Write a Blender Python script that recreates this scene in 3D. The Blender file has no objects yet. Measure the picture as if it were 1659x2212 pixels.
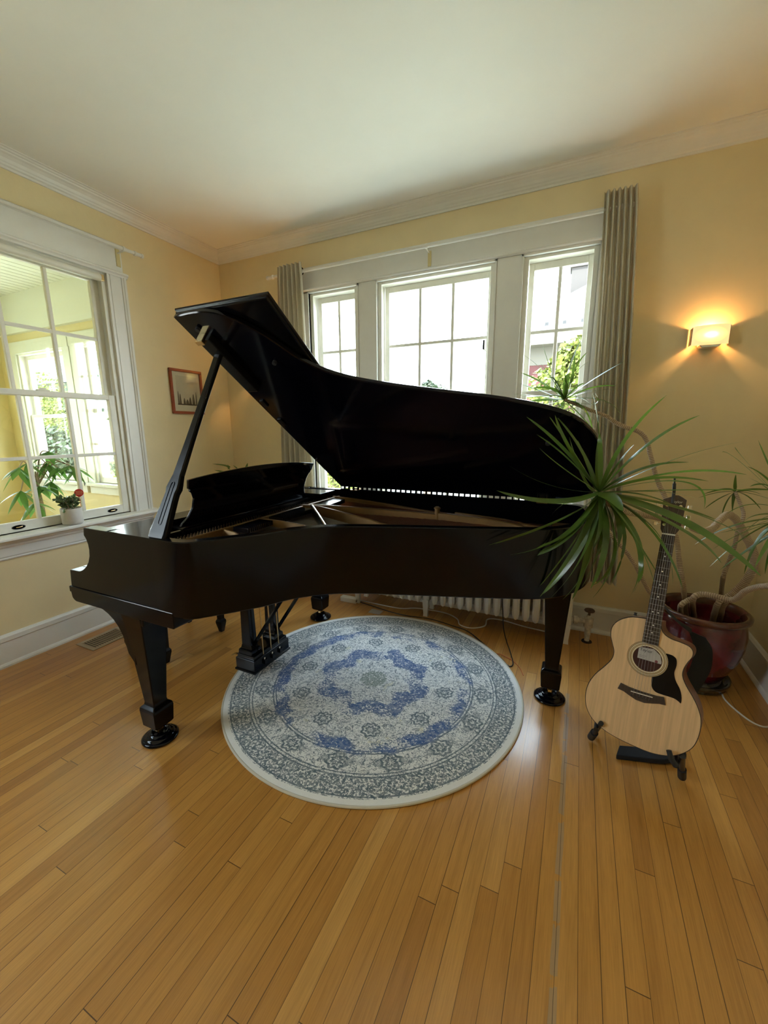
import bpy, bmesh, math, random
from mathutils import Vector, Matrix
PI = math.pi
random.seed(7)
SC = bpy.context.scene
COL = SC.collection

# ------------------------------------------------------------------ camera
F_PX, YAW, PITCH, ROLL = 884.77, -0.4403, 0.2007, -0.005
CAMP = Vector((3.1484, -3.1221, 1.45))
_cy, _sy = math.cos(YAW), math.sin(YAW)
_f = Vector((_sy*math.cos(PITCH), _cy*math.cos(PITCH), -math.sin(PITCH)))
_r = Vector((_cy, -_sy, 0)); _u = _r.cross(_f)
_r2 = _r*math.cos(ROLL) + _u*math.sin(ROLL)
_u2 = -_r*math.sin(ROLL) + _u*math.cos(ROLL)
cd = bpy.data.cameras.new('camera'); cam = bpy.data.objects.new('camera', cd); COL.objects.link(cam)
M3 = Matrix((_r2, _u2, -_f)).transposed()
cam.matrix_world = Matrix.Translation(CAMP) @ M3.to_4x4()
cd.sensor_fit = 'HORIZONTAL'; cd.sensor_width = 36.0; cd.lens = 36.0*F_PX/1659.0
cd.clip_start = 0.05; cd.clip_end = 200
SC.camera = cam

def ray(px, py):
    return _r2*((px-829.5)/F_PX) + _u2*((1106-py)/F_PX) + _f
def at(px, py, ax, val):
    """world point seen at photo pixel (px,py) lying on the plane coordinate[ax]=val"""
    d = ray(px, py); t = (val-CAMP[ax])/d[ax]
    return CAMP + d*t

# ------------------------------------------------------------------ light
SC.view_settings.view_transform = 'Standard'; SC.view_settings.look = 'None'
SC.view_settings.gamma = 1.0; SC.view_settings.use_curve_mapping = False
SC.view_settings.exposure = 1.05
SKY = 9.0
w = bpy.data.worlds.new('sky'); SC.world = w; w.use_nodes = True
nt = w.node_tree; bg = nt.nodes['Background']
tc = nt.nodes.new('ShaderNodeTexCoord'); sep = nt.nodes.new('ShaderNodeSeparateXYZ')
rp = nt.nodes.new('ShaderNodeValToRGB')
nt.links.new(tc.outputs['Generated'], sep.inputs[0]); nt.links.new(sep.outputs['Z'], rp.inputs[0])
rp.color_ramp.elements[0].position = 0.0; rp.color_ramp.elements[0].color = (0.93, 0.96, 1.0, 1)
rp.color_ramp.elements[1].position = 0.6; rp.color_ramp.elements[1].color = (0.62, 0.79, 1.0, 1)
nt.links.new(rp.outputs[0], bg.inputs[0]); bg.inputs[1].default_value = SKY
def sun(name, rot, energy, color, ang=2.0):
    l = bpy.data.lights.new(name, 'SUN'); l.energy = energy; l.color = color; l.angle = math.radians(ang)
    o = bpy.data.objects.new(name, l); COL.objects.link(o); o.rotation_euler = rot; return o
sun('sun', (math.radians(38), 0, math.radians(28)), 13.0, (1.0, 0.95, 0.86))
def portal(name, loc, rot, sx, sy):
    l = bpy.data.lights.new(name, 'AREA'); l.shape = 'RECTANGLE'; l.size = sx; l.size_y = sy
    l.cycles.is_portal = True
    o = bpy.data.objects.new(name, l); COL.objects.link(o); o.location = loc; o.rotation_euler = rot
portal('portal_back', (2.09, 0.16, 1.69), (math.radians(-90), 0, 0), 2.3, 1.8)
portal('portal_left', (-0.16, -3.55, 1.69), (0, math.radians(-90), 0), 1.8, 1.2)
SC.cycles.use_denoising = True
SC.cycles.max_bounces = 8; SC.cycles.diffuse_bounces = 5; SC.cycles.transparent_max_bounces = 12
SC.cycles.glossy_bounces = 4
SC.cycles.sample_clamp_indirect = 6.0
SC.cycles.caustics_reflective = False; SC.cycles.caustics_refractive = False

# ------------------------------------------------------------------ materials
class NT:
    def __init__(s, m): s.t = m.node_tree; s.n = s.t.nodes; s.l = s.t.links
    def new(s, typ, **kw):
        n = s.n.new(typ)
        for k, v in kw.items(): setattr(n, k, v)
        return n
    def link(s, a, b): s.l.new(a, b)
    def val(s, sock, v):
        if isinstance(v, bpy.types.NodeSocket): s.l.new(v, sock)
        else: sock.default_value = v
    def math(s, op, a, b=0.0, c=0.0, clamp=False):
        n = s.new('ShaderNodeMath', operation=op); n.use_clamp = clamp
        s.val(n.inputs[0], a); s.val(n.inputs[1], b); s.val(n.inputs[2], c)
        return n.outputs[0]
    def mix(s, f, a, b, blend='MIX'):
        n = s.new('ShaderNodeMix', data_type='RGBA', blend_type=blend)
        s.val(n.inputs[0], f)
        for i, v in ((6, a), (7, b)):
            if isinstance(v, tuple): n.inputs[i].default_value = (v[0], v[1], v[2], 1)
            else: s.l.new(v, n.inputs[i])
        return n.outputs[2]
    def noise(s, vec, scale, detail=2, rough=0.5, dist=0.0):
        n = s.new('ShaderNodeTexNoise'); s.l.new(vec, n.inputs['Vector'])
        n.inputs['Scale'].default_value = scale; n.inputs['Detail'].default_value = detail
        n.inputs['Roughness'].default_value = rough; n.inputs['Distortion'].default_value = dist
        return n.outputs['Fac']
    def ramp(s, fac, stops):
        n = s.new('ShaderNodeValToRGB'); e = n.color_ramp.elements
        while len(e) < len(stops): e.new(0.5)
        for i, (p, c) in enumerate(stops): e[i].position = p; e[i].color = (c[0], c[1], c[2], 1)
        s.l.new(fac, n.inputs[0]); return n.outputs[0]
    def bump(s, h, strength, dist=0.002):
        n = s.new('ShaderNodeBump'); n.inputs['Strength'].default_value = strength
        n.inputs['Distance'].default_value = dist; s.l.new(h, n.inputs['Height']); return n.outputs[0]

def mat(name, col=(0.8, 0.8, 0.8), rough=0.5, metal=0.0, coat=0.0, spec=0.5, var=0.0, vscale=8.0,
        bump=0.0, bscale=60.0, stretch=(1, 1, 1), emit=None, estr=0.0, trans=0.0, sheen=0.0):
    m = bpy.data.materials.new(name); m.use_nodes = True; k = NT(m)
    p = k.n['Principled BSDF']
    p.inputs['Base Color'].default_value = (*col, 1); p.inputs['Roughness'].default_value = rough
    p.inputs['Metallic'].default_value = metal; p.inputs['Coat Weight'].default_value = coat
    p.inputs['Specular IOR Level'].default_value = spec
    if sheen: p.inputs['Sheen Weight'].default_value = sheen
    if trans: p.inputs['Transmission Weight'].default_value = trans
    if emit: p.inputs['Emission Color'].default_value = (*emit, 1); p.inputs['Emission Strength'].default_value = estr
    if var or bump:
        t = k.new('ShaderNodeTexCoord'); mp = k.new('ShaderNodeMapping'); k.link(t.outputs['Object'], mp.inputs[0])
        mp.inputs['Scale'].default_value = stretch
        if var:
            f = k.noise(mp.outputs[0], vscale, 4, 0.6)
            a = tuple(max(0, c*(1-var)) for c in col); b = tuple(min(1, c*(1+var)) for c in col)
            k.link(k.ramp(f, [(0.3, a), (0.7, b)]), p.inputs['Base Color'])
        if bump:
            k.link(k.bump(k.noise(mp.outputs[0], bscale, 3), bump), p.inputs['Normal'])
    return m

M = {}
M['wall'] = mat('yellow_plaster', (0.80, 0.67, 0.41), 0.55, var=0.04, vscale=2.5, bump=0.25, bscale=35)
M['ceiling'] = mat('ceiling_plaster', (0.84, 0.83, 0.78), 0.7, var=0.02, vscale=2, bump=0.2, bscale=25)
M['trim'] = mat('white_trim_paint', (0.78, 0.77, 0.74), 0.35, var=0.03, vscale=6, bump=0.08, bscale=20)
M['sash'] = mat('sash_paint', (0.77, 0.75, 0.67), 0.4, var=0.04, vscale=10)
M['lacquer'] = mat('black_lacquer', (0.003, 0.003, 0.0038), 0.15, spec=0.25, bump=0.03, bscale=6)
M['lacquer_gloss'] = mat('black_gloss', (0.002, 0.002, 0.0045), 0.10, spec=0.3)
M['damper'] = mat('damper_black', (0.004, 0.004, 0.006), 0.12, spec=1.0)
M['satin_black'] = mat('satin_black_wood', (0.006, 0.006, 0.006), 0.24, spec=0.18)
M['gold'] = mat('gold_iron', (0.26, 0.15, 0.055), 0.42, metal=0.35, var=0.12, vscale=12)
M['brass'] = mat('brass', (0.75, 0.55, 0.28), 0.25, metal=1.0)
M['string_steel'] = mat('string_steel', (0.30, 0.29, 0.27), 0.45, metal=0.8)
M['steel'] = mat('steel', (0.62, 0.62, 0.62), 0.25, metal=1.0)
M['chrome'] = mat('chrome', (0.85, 0.85, 0.85), 0.12, metal=1.0)
M['copper_string'] = mat('wound_string', (0.42, 0.20, 0.12), 0.35, metal=0.9)
M['soundboard'] = mat('piano_soundboard', (0.10, 0.042, 0.025), 0.35, var=0.3, vscale=6, stretch=(0.3, 12, 1))
M['felt'] = mat('red_felt', (0.25, 0.03, 0.03), 0.9)
M['ivory'] = mat('ivory', (0.82, 0.78, 0.68), 0.3)
M['black_plastic'] = mat('black_plastic', (0.012, 0.012, 0.013), 0.4)
M['rubber'] = mat('black_rubber', (0.012, 0.012, 0.013), 0.65)
M['white_plastic'] = mat('white_plastic', (0.75, 0.73, 0.68), 0.4)
M['radiator'] = mat('radiator_paint', (0.72, 0.70, 0.64), 0.4, var=0.05, vscale=12, bump=0.15, bscale=30)
M['oldpaint'] = mat('chipped_pipe_paint', (0.55, 0.50, 0.40), 0.5, var=0.35, vscale=40, bump=0.3, bscale=60)
m = bpy.data.materials.new('beige_linen'); m.use_nodes = True; k = NT(m); p = k.n['Principled BSDF']; out = k.n['Material Output']
t = k.new('ShaderNodeTexCoord'); cw = k.ramp(k.noise(t.outputs['Object'], 160, 2), [(0.3, (0.68, 0.63, 0.51)), (0.7, (0.75, 0.70, 0.58))])
k.link(cw, p.inputs['Base Color']); p.inputs['Roughness'].default_value = 0.9
tl = k.new('ShaderNodeBsdfTranslucent'); k.link(cw, tl.inputs['Color']); mx = k.new('ShaderNodeMixShader'); mx.inputs[0].default_value = 0.35
k.link(p.outputs[0], mx.inputs[1]); k.link(tl.outputs[0], mx.inputs[2]); k.link(mx.outputs[0], out.inputs[0]); M['curtain'] = m
M['spruce'] = mat('spruce_top', (0.66, 0.45, 0.25), 0.33, var=0.14, vscale=7, stretch=(14, 1, 0.5))
M['sapele'] = mat('sapele_side', (0.16, 0.062, 0.03), 0.35, var=0.2, vscale=10, stretch=(1, 1, 6))
M['ebony'] = mat('ebony_board', (0.045, 0.03, 0.022), 0.5, var=0.4, vscale=14, stretch=(10, 1, 1))
M['rosette'] = mat('rosette_wood', (0.50, 0.36, 0.18), 0.4)
M['cream_bind'] = mat('cream_binding', (0.75, 0.68, 0.50), 0.4)
M['dark_bind'] = mat('dark_binding', (0.02, 0.013, 0.01), 0.4)
M['label_paper'] = mat('label_paper', (0.42, 0.40, 0.38), 0.7, var=0.06, vscale=30)
M['ink'] = mat('dark_ink', (0.01, 0.01, 0.012), 0.6)
M['pearl'] = mat('pearl', (0.85, 0.84, 0.80), 0.2)
M['webbing'] = mat('black_webbing', (0.010, 0.010, 0.011), 0.9, bump=0.5, bscale=400)
M['lace'] = mat('black_lace', (0.02, 0.018, 0.018), 0.8)
M['glaze'] = mat('oxblood_glaze', (0.10, 0.008, 0.014), 0.12, coat=0.5, var=0.45, vscale=9)
M['rim_glaze'] = mat('brown_rim_glaze', (0.09, 0.028, 0.018), 0.2, coat=0.4, var=0.4, vscale=16)
M['dark_glaze'] = mat('dark_green_glaze', (0.03, 0.028, 0.018), 0.15, coat=0.5, var=0.8, vscale=22)
M['soil'] = mat('potting_soil', (0.035, 0.022, 0.014), 0.95, var=0.5, vscale=60, bump=1.0, bscale=80)
def leafmat(name, c, ct, rough, tr):
    m = mat(name, c, rough, var=0.35, vscale=9, coat=0.15); k = NT(m); out = k.n['Material Output']
    t_ = k.new('ShaderNodeBsdfTranslucent'); t_.inputs['Color'].default_value = (*ct, 1)
    x_ = k.new('ShaderNodeMixShader'); x_.inputs[0].default_value = tr
    k.link(k.n['Principled BSDF'].outputs[0], x_.inputs[1]); k.link(t_.outputs[0], x_.inputs[2]); k.link(x_.outputs[0], out.inputs[0]); return m
M['leaf'] = leafmat('strap_leaf', (0.06, 0.115, 0.022), (0.22, 0.38, 0.05), 0.28, 0.28)
M['leaf_bright'] = mat('jade_leaf', (0.10, 0.17, 0.06), 0.35, var=0.3, vscale=30)
M['leaf_money'] = leafmat('money_tree_leaf', (0.09, 0.22, 0.05), (0.2, 0.42, 0.08), 0.4, 0.3)
M['white_pot'] = mat('white_ceramic', (0.62, 0.60, 0.56), 0.6, var=0.05, vscale=20, bump=0.15, bscale=50)
M['frame_wood'] = mat('cherry_frame', (0.30, 0.06, 0.02), 0.3, var=0.2, vscale=12)
M['vent_metal'] = mat('vent_metal', (0.42, 0.33, 0.22), 0.4, metal=0.4)
M['void'] = mat('duct_shade', (0.01, 0.009, 0.008), 0.9)
M['red_tag'] = mat('red_tag', (0.55, 0.02, 0.02), 0.4)
M['tag_gold'] = mat('tag_yellow_print', (0.75, 0.55, 0.25), 0.5)
M['orange_wire'] = mat('orange_wire', (0.55, 0.12, 0.02), 0.5)
M['bark'] = mat('tree_bark', (0.12, 0.085, 0.06), 0.9, var=0.3, vscale=10, bump=0.6, bscale=20)
M['tree_yellow'] = mat('yellow_green_foliage', (0.11, 0.135, 0.02), 0.6, var=0.35, vscale=1.5)
M['tree_green'] = mat('green_foliage', (0.030, 0.048, 0.022), 0.6, var=0.5, vscale=1.5)
M['bounce_ground'] = mat('pale_bounce_ground', (0.42, 0.42, 0.34), 0.9, var=0.4, vscale=3)  # ground made pale so it bounces more daylight onto the ceiling
M['brick_red'] = mat('red_stucco', (0.05, 0.010, 0.010), 0.8, var=0.2, vscale=3)
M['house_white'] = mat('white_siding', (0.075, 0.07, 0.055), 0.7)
M['sun_wall'] = mat('sunroom_yellow', (0.70, 0.60, 0.31), 0.6, var=0.03, vscale=2)
M['sun_white'] = mat('sunroom_white', (0.70, 0.71, 0.60), 0.5)
M['cable'] = mat('black_cable', (0.01, 0.01, 0.01), 0.4)

# slate roof
m = bpy.data.materials.new('slate_roof'); m.use_nodes = True; k = NT(m); p = k.n['Principled BSDF']
t = k.new('ShaderNodeTexCoord'); br = k.new('ShaderNodeTexBrick'); k.link(t.outputs['UV'], br.inputs['Vector'])
br.inputs['Scale'].default_value = 1.0; br.inputs['Brick Width'].default_value = 0.4; br.inputs['Row Height'].default_value = 0.22
br.inputs['Mortar Size'].default_value = 0.012
br.inputs['Color1'].default_value = (0.050, 0.045, 0.043, 1); br.inputs['Color2'].default_value = (0.034, 0.032, 0.033, 1)
br.inputs['Mortar'].default_value = (0.012, 0.011, 0.011, 1)
k.link(br.outputs['Color'], p.inputs['Base Color']); p.inputs['Roughness'].default_value = 0.7
M['slate'] = m

# trunk bark with rings
m = bpy.data.materials.new('ringed_stem'); m.use_nodes = True; k = NT(m); p = k.n['Principled BSDF']
t = k.new('ShaderNodeTexCoord')
wv = k.new('ShaderNodeTexWave', wave_type='BANDS', bands_direction='Y'); k.link(t.outputs['UV'], wv.inputs['Vector'])
wv.inputs['Scale'].default_value = 32; wv.inputs['Distortion'].default_value = 2.5; wv.inputs['Detail'].default_value = 2
n1 = k.noise(t.outputs['Object'], 14, 3)
c1 = k.ramp(wv.outputs['Fac'], [(0.0, (0.20, 0.13, 0.08)), (0.35, (0.50, 0.38, 0.26)), (1.0, (0.62, 0.49, 0.34))])
k.link(k.mix(k.math('MULTIPLY', n1, 0.5), c1, (0.30, 0.20, 0.12)), p.inputs['Base Color'])
k.link(k.bump(wv.outputs['Fac'], 0.6, 0.003), p.inputs['Normal']); p.inputs['Roughness'].default_value = 0.7
M['stem'] = m

# window glass: thin, see-through, with a fresnel reflection
m = bpy.data.materials.new('window_glass'); m.use_nodes = True; k = NT(m)
k.n.remove(k.n['Principled BSDF']); out = k.n['Material Output']
tr = k.new('ShaderNodeBsdfTransparent'); tr.inputs[0].default_value = (0.97, 0.99, 0.97, 1)
gl = k.new('ShaderNodeBsdfGlossy'); gl.inputs['Roughness'].default_value = 0.02
lw = k.new('ShaderNodeLayerWeight'); lw.inputs[0].default_value = 0.5
fr_ = k.math('ADD', 0.035, k.math('MULTIPLY', k.math('POWER', lw.outputs['Facing'], 4.0), 0.45))
mx = k.new('ShaderNodeMixShader'); k.link(fr_, mx.inputs[0]); k.link(tr.outputs[0], mx.inputs[1]); k.link(gl.outputs[0], mx.inputs[2])
k.link(mx.outputs[0], out.inputs[0]); M['glass'] = m

# sconce glass (glows) with warm hot spot in the middle
m = bpy.data.materials.new('lit_sconce_glass'); m.use_nodes = True; k = NT(m); p = k.n['Principled BSDF']
t = k.new('ShaderNodeTexCoord'); mp = k.new('ShaderNodeMapping'); k.link(t.outputs['Object'], mp.inputs[0])
mp.inputs['Scale'].default_value = (12, 0, 22)
ln = k.new('ShaderNodeVectorMath', operation='LENGTH'); k.link(mp.outputs[0], ln.inputs[0])
g = k.math('SUBTRACT', 1.0, ln.outputs['Value'], clamp=True)
ec = k.ramp(g, [(0.0, (1.0, 0.52, 0.20)), (0.5, (1.0, 0.66, 0.14)), (1.0, (1.0, 0.86, 0.40))])
es = k.math('ADD', k.math('MULTIPLY', k.math('POWER', g, 1.5), 2.2), 0.62)
k.link(ec, p.inputs['Emission Color']); k.link(es, p.inputs['Emission Strength'])
p.inputs['Base Color'].default_value = (0.75, 0.6, 0.45, 1); p.inputs['Roughness'].default_value = 0.3
M['sconce_glass'] = m

# oak strip floor, boards run along Y
m = bpy.data.materials.new('oak_strip_floor'); m.use_nodes = True; k = NT(m); p = k.n['Principled BSDF']
g = k.new('ShaderNodeNewGeometry'); sp = k.new('ShaderNodeSeparateXYZ'); k.link(g.outputs['Position'], sp.inputs[0])
X, Y = sp.outputs['X'], sp.outputs['Y']
W = 0.0572
xr = k.math('DIVIDE', X, W); row = k.math('FLOOR', xr); fx = k.math('FRACT', xr)
wn = k.new('ShaderNodeTexWhiteNoise', noise_dimensions='1D'); k.link(row, wn.inputs['W'])
LN = k.math('ADD', 1.1, k.math('MULTIPLY', wn.outputs['Value'], 0.9))
yy = k.math('ADD', k.math('DIVIDE', Y, LN), k.math('MULTIPLY', wn.outputs['Value'], 37.0))
colr = k.math('FLOOR', yy); fy = k.math('FRACT', yy)
cmb = k.new('ShaderNodeCombineXYZ'); k.link(row, cmb.inputs[0]); k.link(colr, cmb.inputs[1])
wn2 = k.new('ShaderNodeTexWhiteNoise', noise_dimensions='2D'); k.link(cmb.outputs[0], wn2.inputs['Vector'])
base = k.ramp(wn2.outputs['Value'], [(0.0, (0.40, 0.175, 0.038)), (0.10, (0.51, 0.240, 0.052)), (0.85, (0.58, 0.285, 0.066)), (1.0, (0.66, 0.355, 0.100))])
# grain
gv = k.new('ShaderNodeCombineXYZ')
k.link(k.math('ADD', k.math('MULTIPLY', X, 26.0), k.math('MULTIPLY', wn2.outputs['Value'], 50.0)), gv.inputs[0])
k.link(k.math('ADD', k.math('MULTIPLY', Y, 1.3), k.math('MULTIPLY', wn2.outputs['Value'], 90.0)), gv.inputs[1])
gr = k.noise(gv.outputs[0], 1.6, 5, 0.62, 0.6)
gv2 = k.new('ShaderNodeCombineXYZ')
k.link(k.math('MULTIPLY', X, 150.0), gv2.inputs[0]); k.link(k.math('MULTIPLY', Y, 5.0), gv2.inputs[1])
gr2 = k.noise(gv2.outputs[0], 2.0, 3, 0.6)
shade = k.ramp(gr, [(0.25, (0.78, 0.75, 0.70)), (0.5, (0.98, 0.98, 0.98)), (0.8, (1.08, 1.08, 1.06))])
cc = k.mix(1.0, base, shade, 'MULTIPLY')
cc = k.mix(0.35, cc, k.mix(1.0, cc, k.ramp(gr2, [(0.3, (0.62, 0.55, 0.48)), (0.6, (1.08, 1.08, 1.08))]), 'MULTIPLY'))
big = k.noise(g.outputs['Position'], 0.8, 2)
cc = k.mix(1.0, cc, k.ramp(big, [(0.3, (0.90, 0.86, 0.80)), (0.7, (1.05, 1.05, 1.04))]), 'MULTIPLY')
# worn grey mark along one board joint
mk = k.math('ABSOLUTE', k.math('SUBTRACT', X, k.math('ADD', 3.196, k.math('MULTIPLY', k.noise(g.outputs['Position'], 5.0, 2), 0.012))))
mkn = k.noise(g.outputs['Position'], 14, 3)
mm = k.math('MULTIPLY', k.math('LESS_THAN', mk, 0.010), k.math('GREATER_THAN', mkn, 0.40))
mm = k.math('MULTIPLY', mm, k.math('LESS_THAN', Y, -0.85))
mm = k.math('MULTIPLY', mm, 0.6)
cc = k.mix(mm, cc, (0.36, 0.28, 0.19))
# small dark specks
vo = k.new('ShaderNodeTexVoronoi'); vo.inputs['Scale'].default_value = 2.2; k.link(g.outputs['Position'], vo.inputs['Vector'])
spk = k.math('LESS_THAN', vo.outputs['Distance'], 0.011)
cc = k.mix(k.math('MULTIPLY', spk, 0.7), cc, (0.06, 0.025, 0.01))
# seams
ex = k.math('MINIMUM', fx, k.math('SUBTRACT', 1.0, fx)); ey = k.math('MULTIPLY', k.math('MINIMUM', fy, k.math('SUBTRACT', 1.0, fy)), LN)
sx = k.math('LESS_THAN', ex, k.math('ADD', 0.011, k.math('MULTIPLY', k.math('POWER', wn.outputs['Value'], 3.0), 0.02))); sy = k.math('LESS_THAN', ey, 0.0012)
seam = k.math('MAXIMUM', sx, sy)
cc = k.mix(k.math('MULTIPLY', seam, 0.85), cc, (0.05, 0.020, 0.008))
k.link(cc, p.inputs['Base Color'])
k.link(k.math('ADD', 0.24, k.math('MULTIPLY', gr, 0.16)), p.inputs['Roughness'])
p.inputs['Coat Weight'].default_value = 0.55; p.inputs['Coat Roughness'].default_value = 0.2
hb = k.math('SUBTRACT', k.math('MULTIPLY', gr2, 0.12), seam)
k.link(k.bump(hb, 0.25, 0.0015), p.inputs['Normal'])
M['floor'] = m

# rug
RUGC = (2.1677, -1.1941); RUGR = 0.834
m = bpy.data.materials.new('medallion_rug'); m.use_nodes = True; k = NT(m); p = k.n['Principled BSDF']
t = k.new('ShaderNodeTexCoord'); sp = k.new('ShaderNodeSeparateXYZ'); k.link(t.outputs['Object'], sp.inputs[0])
rx, ry = sp.outputs['X'], sp.outputs['Y']; P3 = t.outputs['Object']
r = k.math('DIVIDE', k.math('SQRT', k.math('ADD', k.math('MULTIPLY', rx, rx), k.math('MULTIPLY', ry, ry))), RUGR)
th = k.math('ARCTAN2', ry, rx)
lowf = k.noise(P3, 4.0, 3); mid = k.noise(P3, 14.0, 3)
def band(c, wd, soft=0.02, rr=None):
    d = k.math('ABSOLUTE', k.math('SUBTRACT', rr or r, c))
    return k.math('DIVIDE', k.math('SUBTRACT', wd+soft, d), soft, clamp=True)
def cosn(n, ph=0.0): return k.math('COSINE', k.math('ADD', k.math('MULTIPLY', th, float(n)), ph))
# rosettes around the border field and in the inner field
def rosettes(n, rc, rad, ph=0.0):
    step = 2*PI/n
    a = k.math('SUBTRACT', k.math('MULTIPLY', k.math('FRACT', k.math('DIVIDE', k.math('ADD', th, PI+ph), step)), step), step/2)
    dx = k.math('MULTIPLY', a, rc); dy = k.math('SUBTRACT', r, rc)
    d = k.math('SQRT', k.math('ADD', k.math('MULTIPLY', dx, dx), k.math('MULTIPLY', dy, dy)))
    an = k.math('ARCTAN2', dy, dx)
    pet = k.math('MULTIPLY', k.math('COSINE', k.math('MULTIPLY', an, 8.0)), 0.006)
    d2 = k.math('ADD', d, pet)
    ring = k.math('LESS_THAN', k.math('ABSOLUTE', k.math('SUBTRACT', d2, rad)), rad*0.14)
    core = k.math('LESS_THAN', k.math('ABSOLUTE', k.math('SUBTRACT', d2, rad*0.45)), rad*0.16)
    inside = k.math('LESS_THAN', d2, rad)
    return k.math('MAXIMUM', ring, core), inside
ros1, in1 = rosettes(16, 0.745, 0.052)
ros2, in2 = rosettes(10, 0.50, 0.050, 0.2)
ros3, in3 = rosettes(32, 0.745, 0.020, PI/16)
star = k.math('ADD', 0.31, k.math('ADD', k.math('MULTIPLY', cosn(8), 0.03), k.math('MULTIPLY', k.math('SUBTRACT', mid, 0.5), 0.10)))
starb = k.math('DIVIDE', k.math('SUBTRACT', 0.085, k.math('ABSOLUTE', k.math('SUBTRACT', r, star))), 0.03, clamp=True)
scal = k.math('ADD', 0.635, k.math('MULTIPLY', cosn(20), 0.012))
outb = k.math('DIVIDE', k.math('SUBTRACT', 0.060, k.math('ABSOLUTE', k.math('SUBTRACT', r, scal))), 0.03, clamp=True)
patch = k.math('DIVIDE', k.math('SUBTRACT', lowf, 0.395), 0.12, clamp=True)
blue = k.math('MAXIMUM', k.math('MULTIPLY', outb, patch), k.math('MULTIPLY', starb, k.math('ADD', 0.35, k.math('MULTIPLY', patch, 0.5))))
# scroll lines: contours of a noise
cn = k.noise(P3, 24.0, 3, 0.6, 1.6)
scroll = k.math('LESS_THAN', k.math('ABSOLUTE', k.math('SUBTRACT', cn, 0.5)), 0.024)
cn2 = k.noise(P3, 55.0, 2, 0.6, 1.0)
scroll2 = k.math('LESS_THAN', k.math('ABSOLUTE', k.math('SUBTRACT', cn2, 0.47)), 0.020)
sc_all = k.math('MAXIMUM', scroll, k.math('MULTIPLY', scroll2, 0.8))
border = band(0.893, 0.050, 0.006)
lines = k.math('MAXIMUM', k.math('MAXIMUM', band(0.835, 0.004, 0.002), band(0.948, 0.004, 0.002)), k.math('MAXIMUM', band(0.815, 0.003, 0.002), k.math('MAXIMUM', band(0.683, 0.004, 0.002), band(0.665, 0.003, 0.002))))
centre = k.math('DIVIDE', k.math('SUBTRACT', 0.105, r), 0.02, clamp=True)
ink = k.math('MAXIMUM', k.math('MULTIPLY', sc_all, 0.74), k.math('MULTIPLY', lines, 0.8))
ink = k.math('MAXIMUM', ink, k.math('MULTIPLY', k.math('MAXIMUM', ros1, k.math('MAXIMUM', ros2, ros3)), 0.8))
ink = k.math('MAXIMUM', ink, k.math('MULTIPLY', k.math('MAXIMUM', in1, in2), 0.28))
fill = k.math('MAXIMUM', k.math('MULTIPLY', border, 0.50), k.math('MAXIMUM', k.math('MULTIPLY', k.math('MULTIPLY', blue, 1.05), k.math('ADD', 0.56, k.math('MULTIPLY', k.math('GREATER_THAN', k.noise(P3, 42.0, 2, 0.6, 0.8), 0.47), 0.42))), k.math('MULTIPLY', centre, 0.62)))
fine = k.noise(P3, 85.0, 2, 0.7)
ff = k.math('DIVIDE', k.math('SUBTRACT', fine, 0.30), 0.40, clamp=True)
inkm = k.math('GREATER_THAN', k.math('MAXIMUM', ink, fill), k.math('ADD', k.math('MULTIPLY', ff, 0.85), 0.05))
inkm = k.math('MULTIPLY', inkm, k.math('LESS_THAN', r, 0.962))
wear = k.noise(P3, 60.0, 2, 0.6)
inkm = k.math('MULTIPLY', inkm, k.math('ADD', 0.45, k.math('MULTIPLY', wear, 0.9), clamp=True))
greyc = k.mix(k.math('MULTIPLY', mid, 0.9), (0.07, 0.11, 0.15), (0.12, 0.16, 0.17))
bluec = k.mix(mid, (0.006, 0.045, 0.20), (0.02, 0.12, 0.36))
inkc = k.mix(blue, greyc, bluec)
inkc = k.mix(centre, inkc, (0.22, 0.26, 0.22))
yel = k.math('MULTIPLY', k.math('GREATER_THAN', mid, 0.66), k.math('LESS_THAN', r, 0.66))
bas = k.mix(k.math('MULTIPLY', yel, 0.5), (0.88, 0.86, 0.82), (0.78, 0.72, 0.48))
k.link(k.mix(inkm, bas, inkc), p.inputs['Base Color'])
p.inputs['Roughness'].default_value = 0.95; p.inputs['Sheen Weight'].default_value = 0.3
k.link(k.bump(k.noise(P3, 380.0, 2), 0.7, 0.004), p.inputs['Normal'])
M['rug'] = m
M['rug_edge'] = mat('rug_binding', (0.62, 0.57, 0.47), 0.9, bump=0.4, bscale=300)

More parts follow.
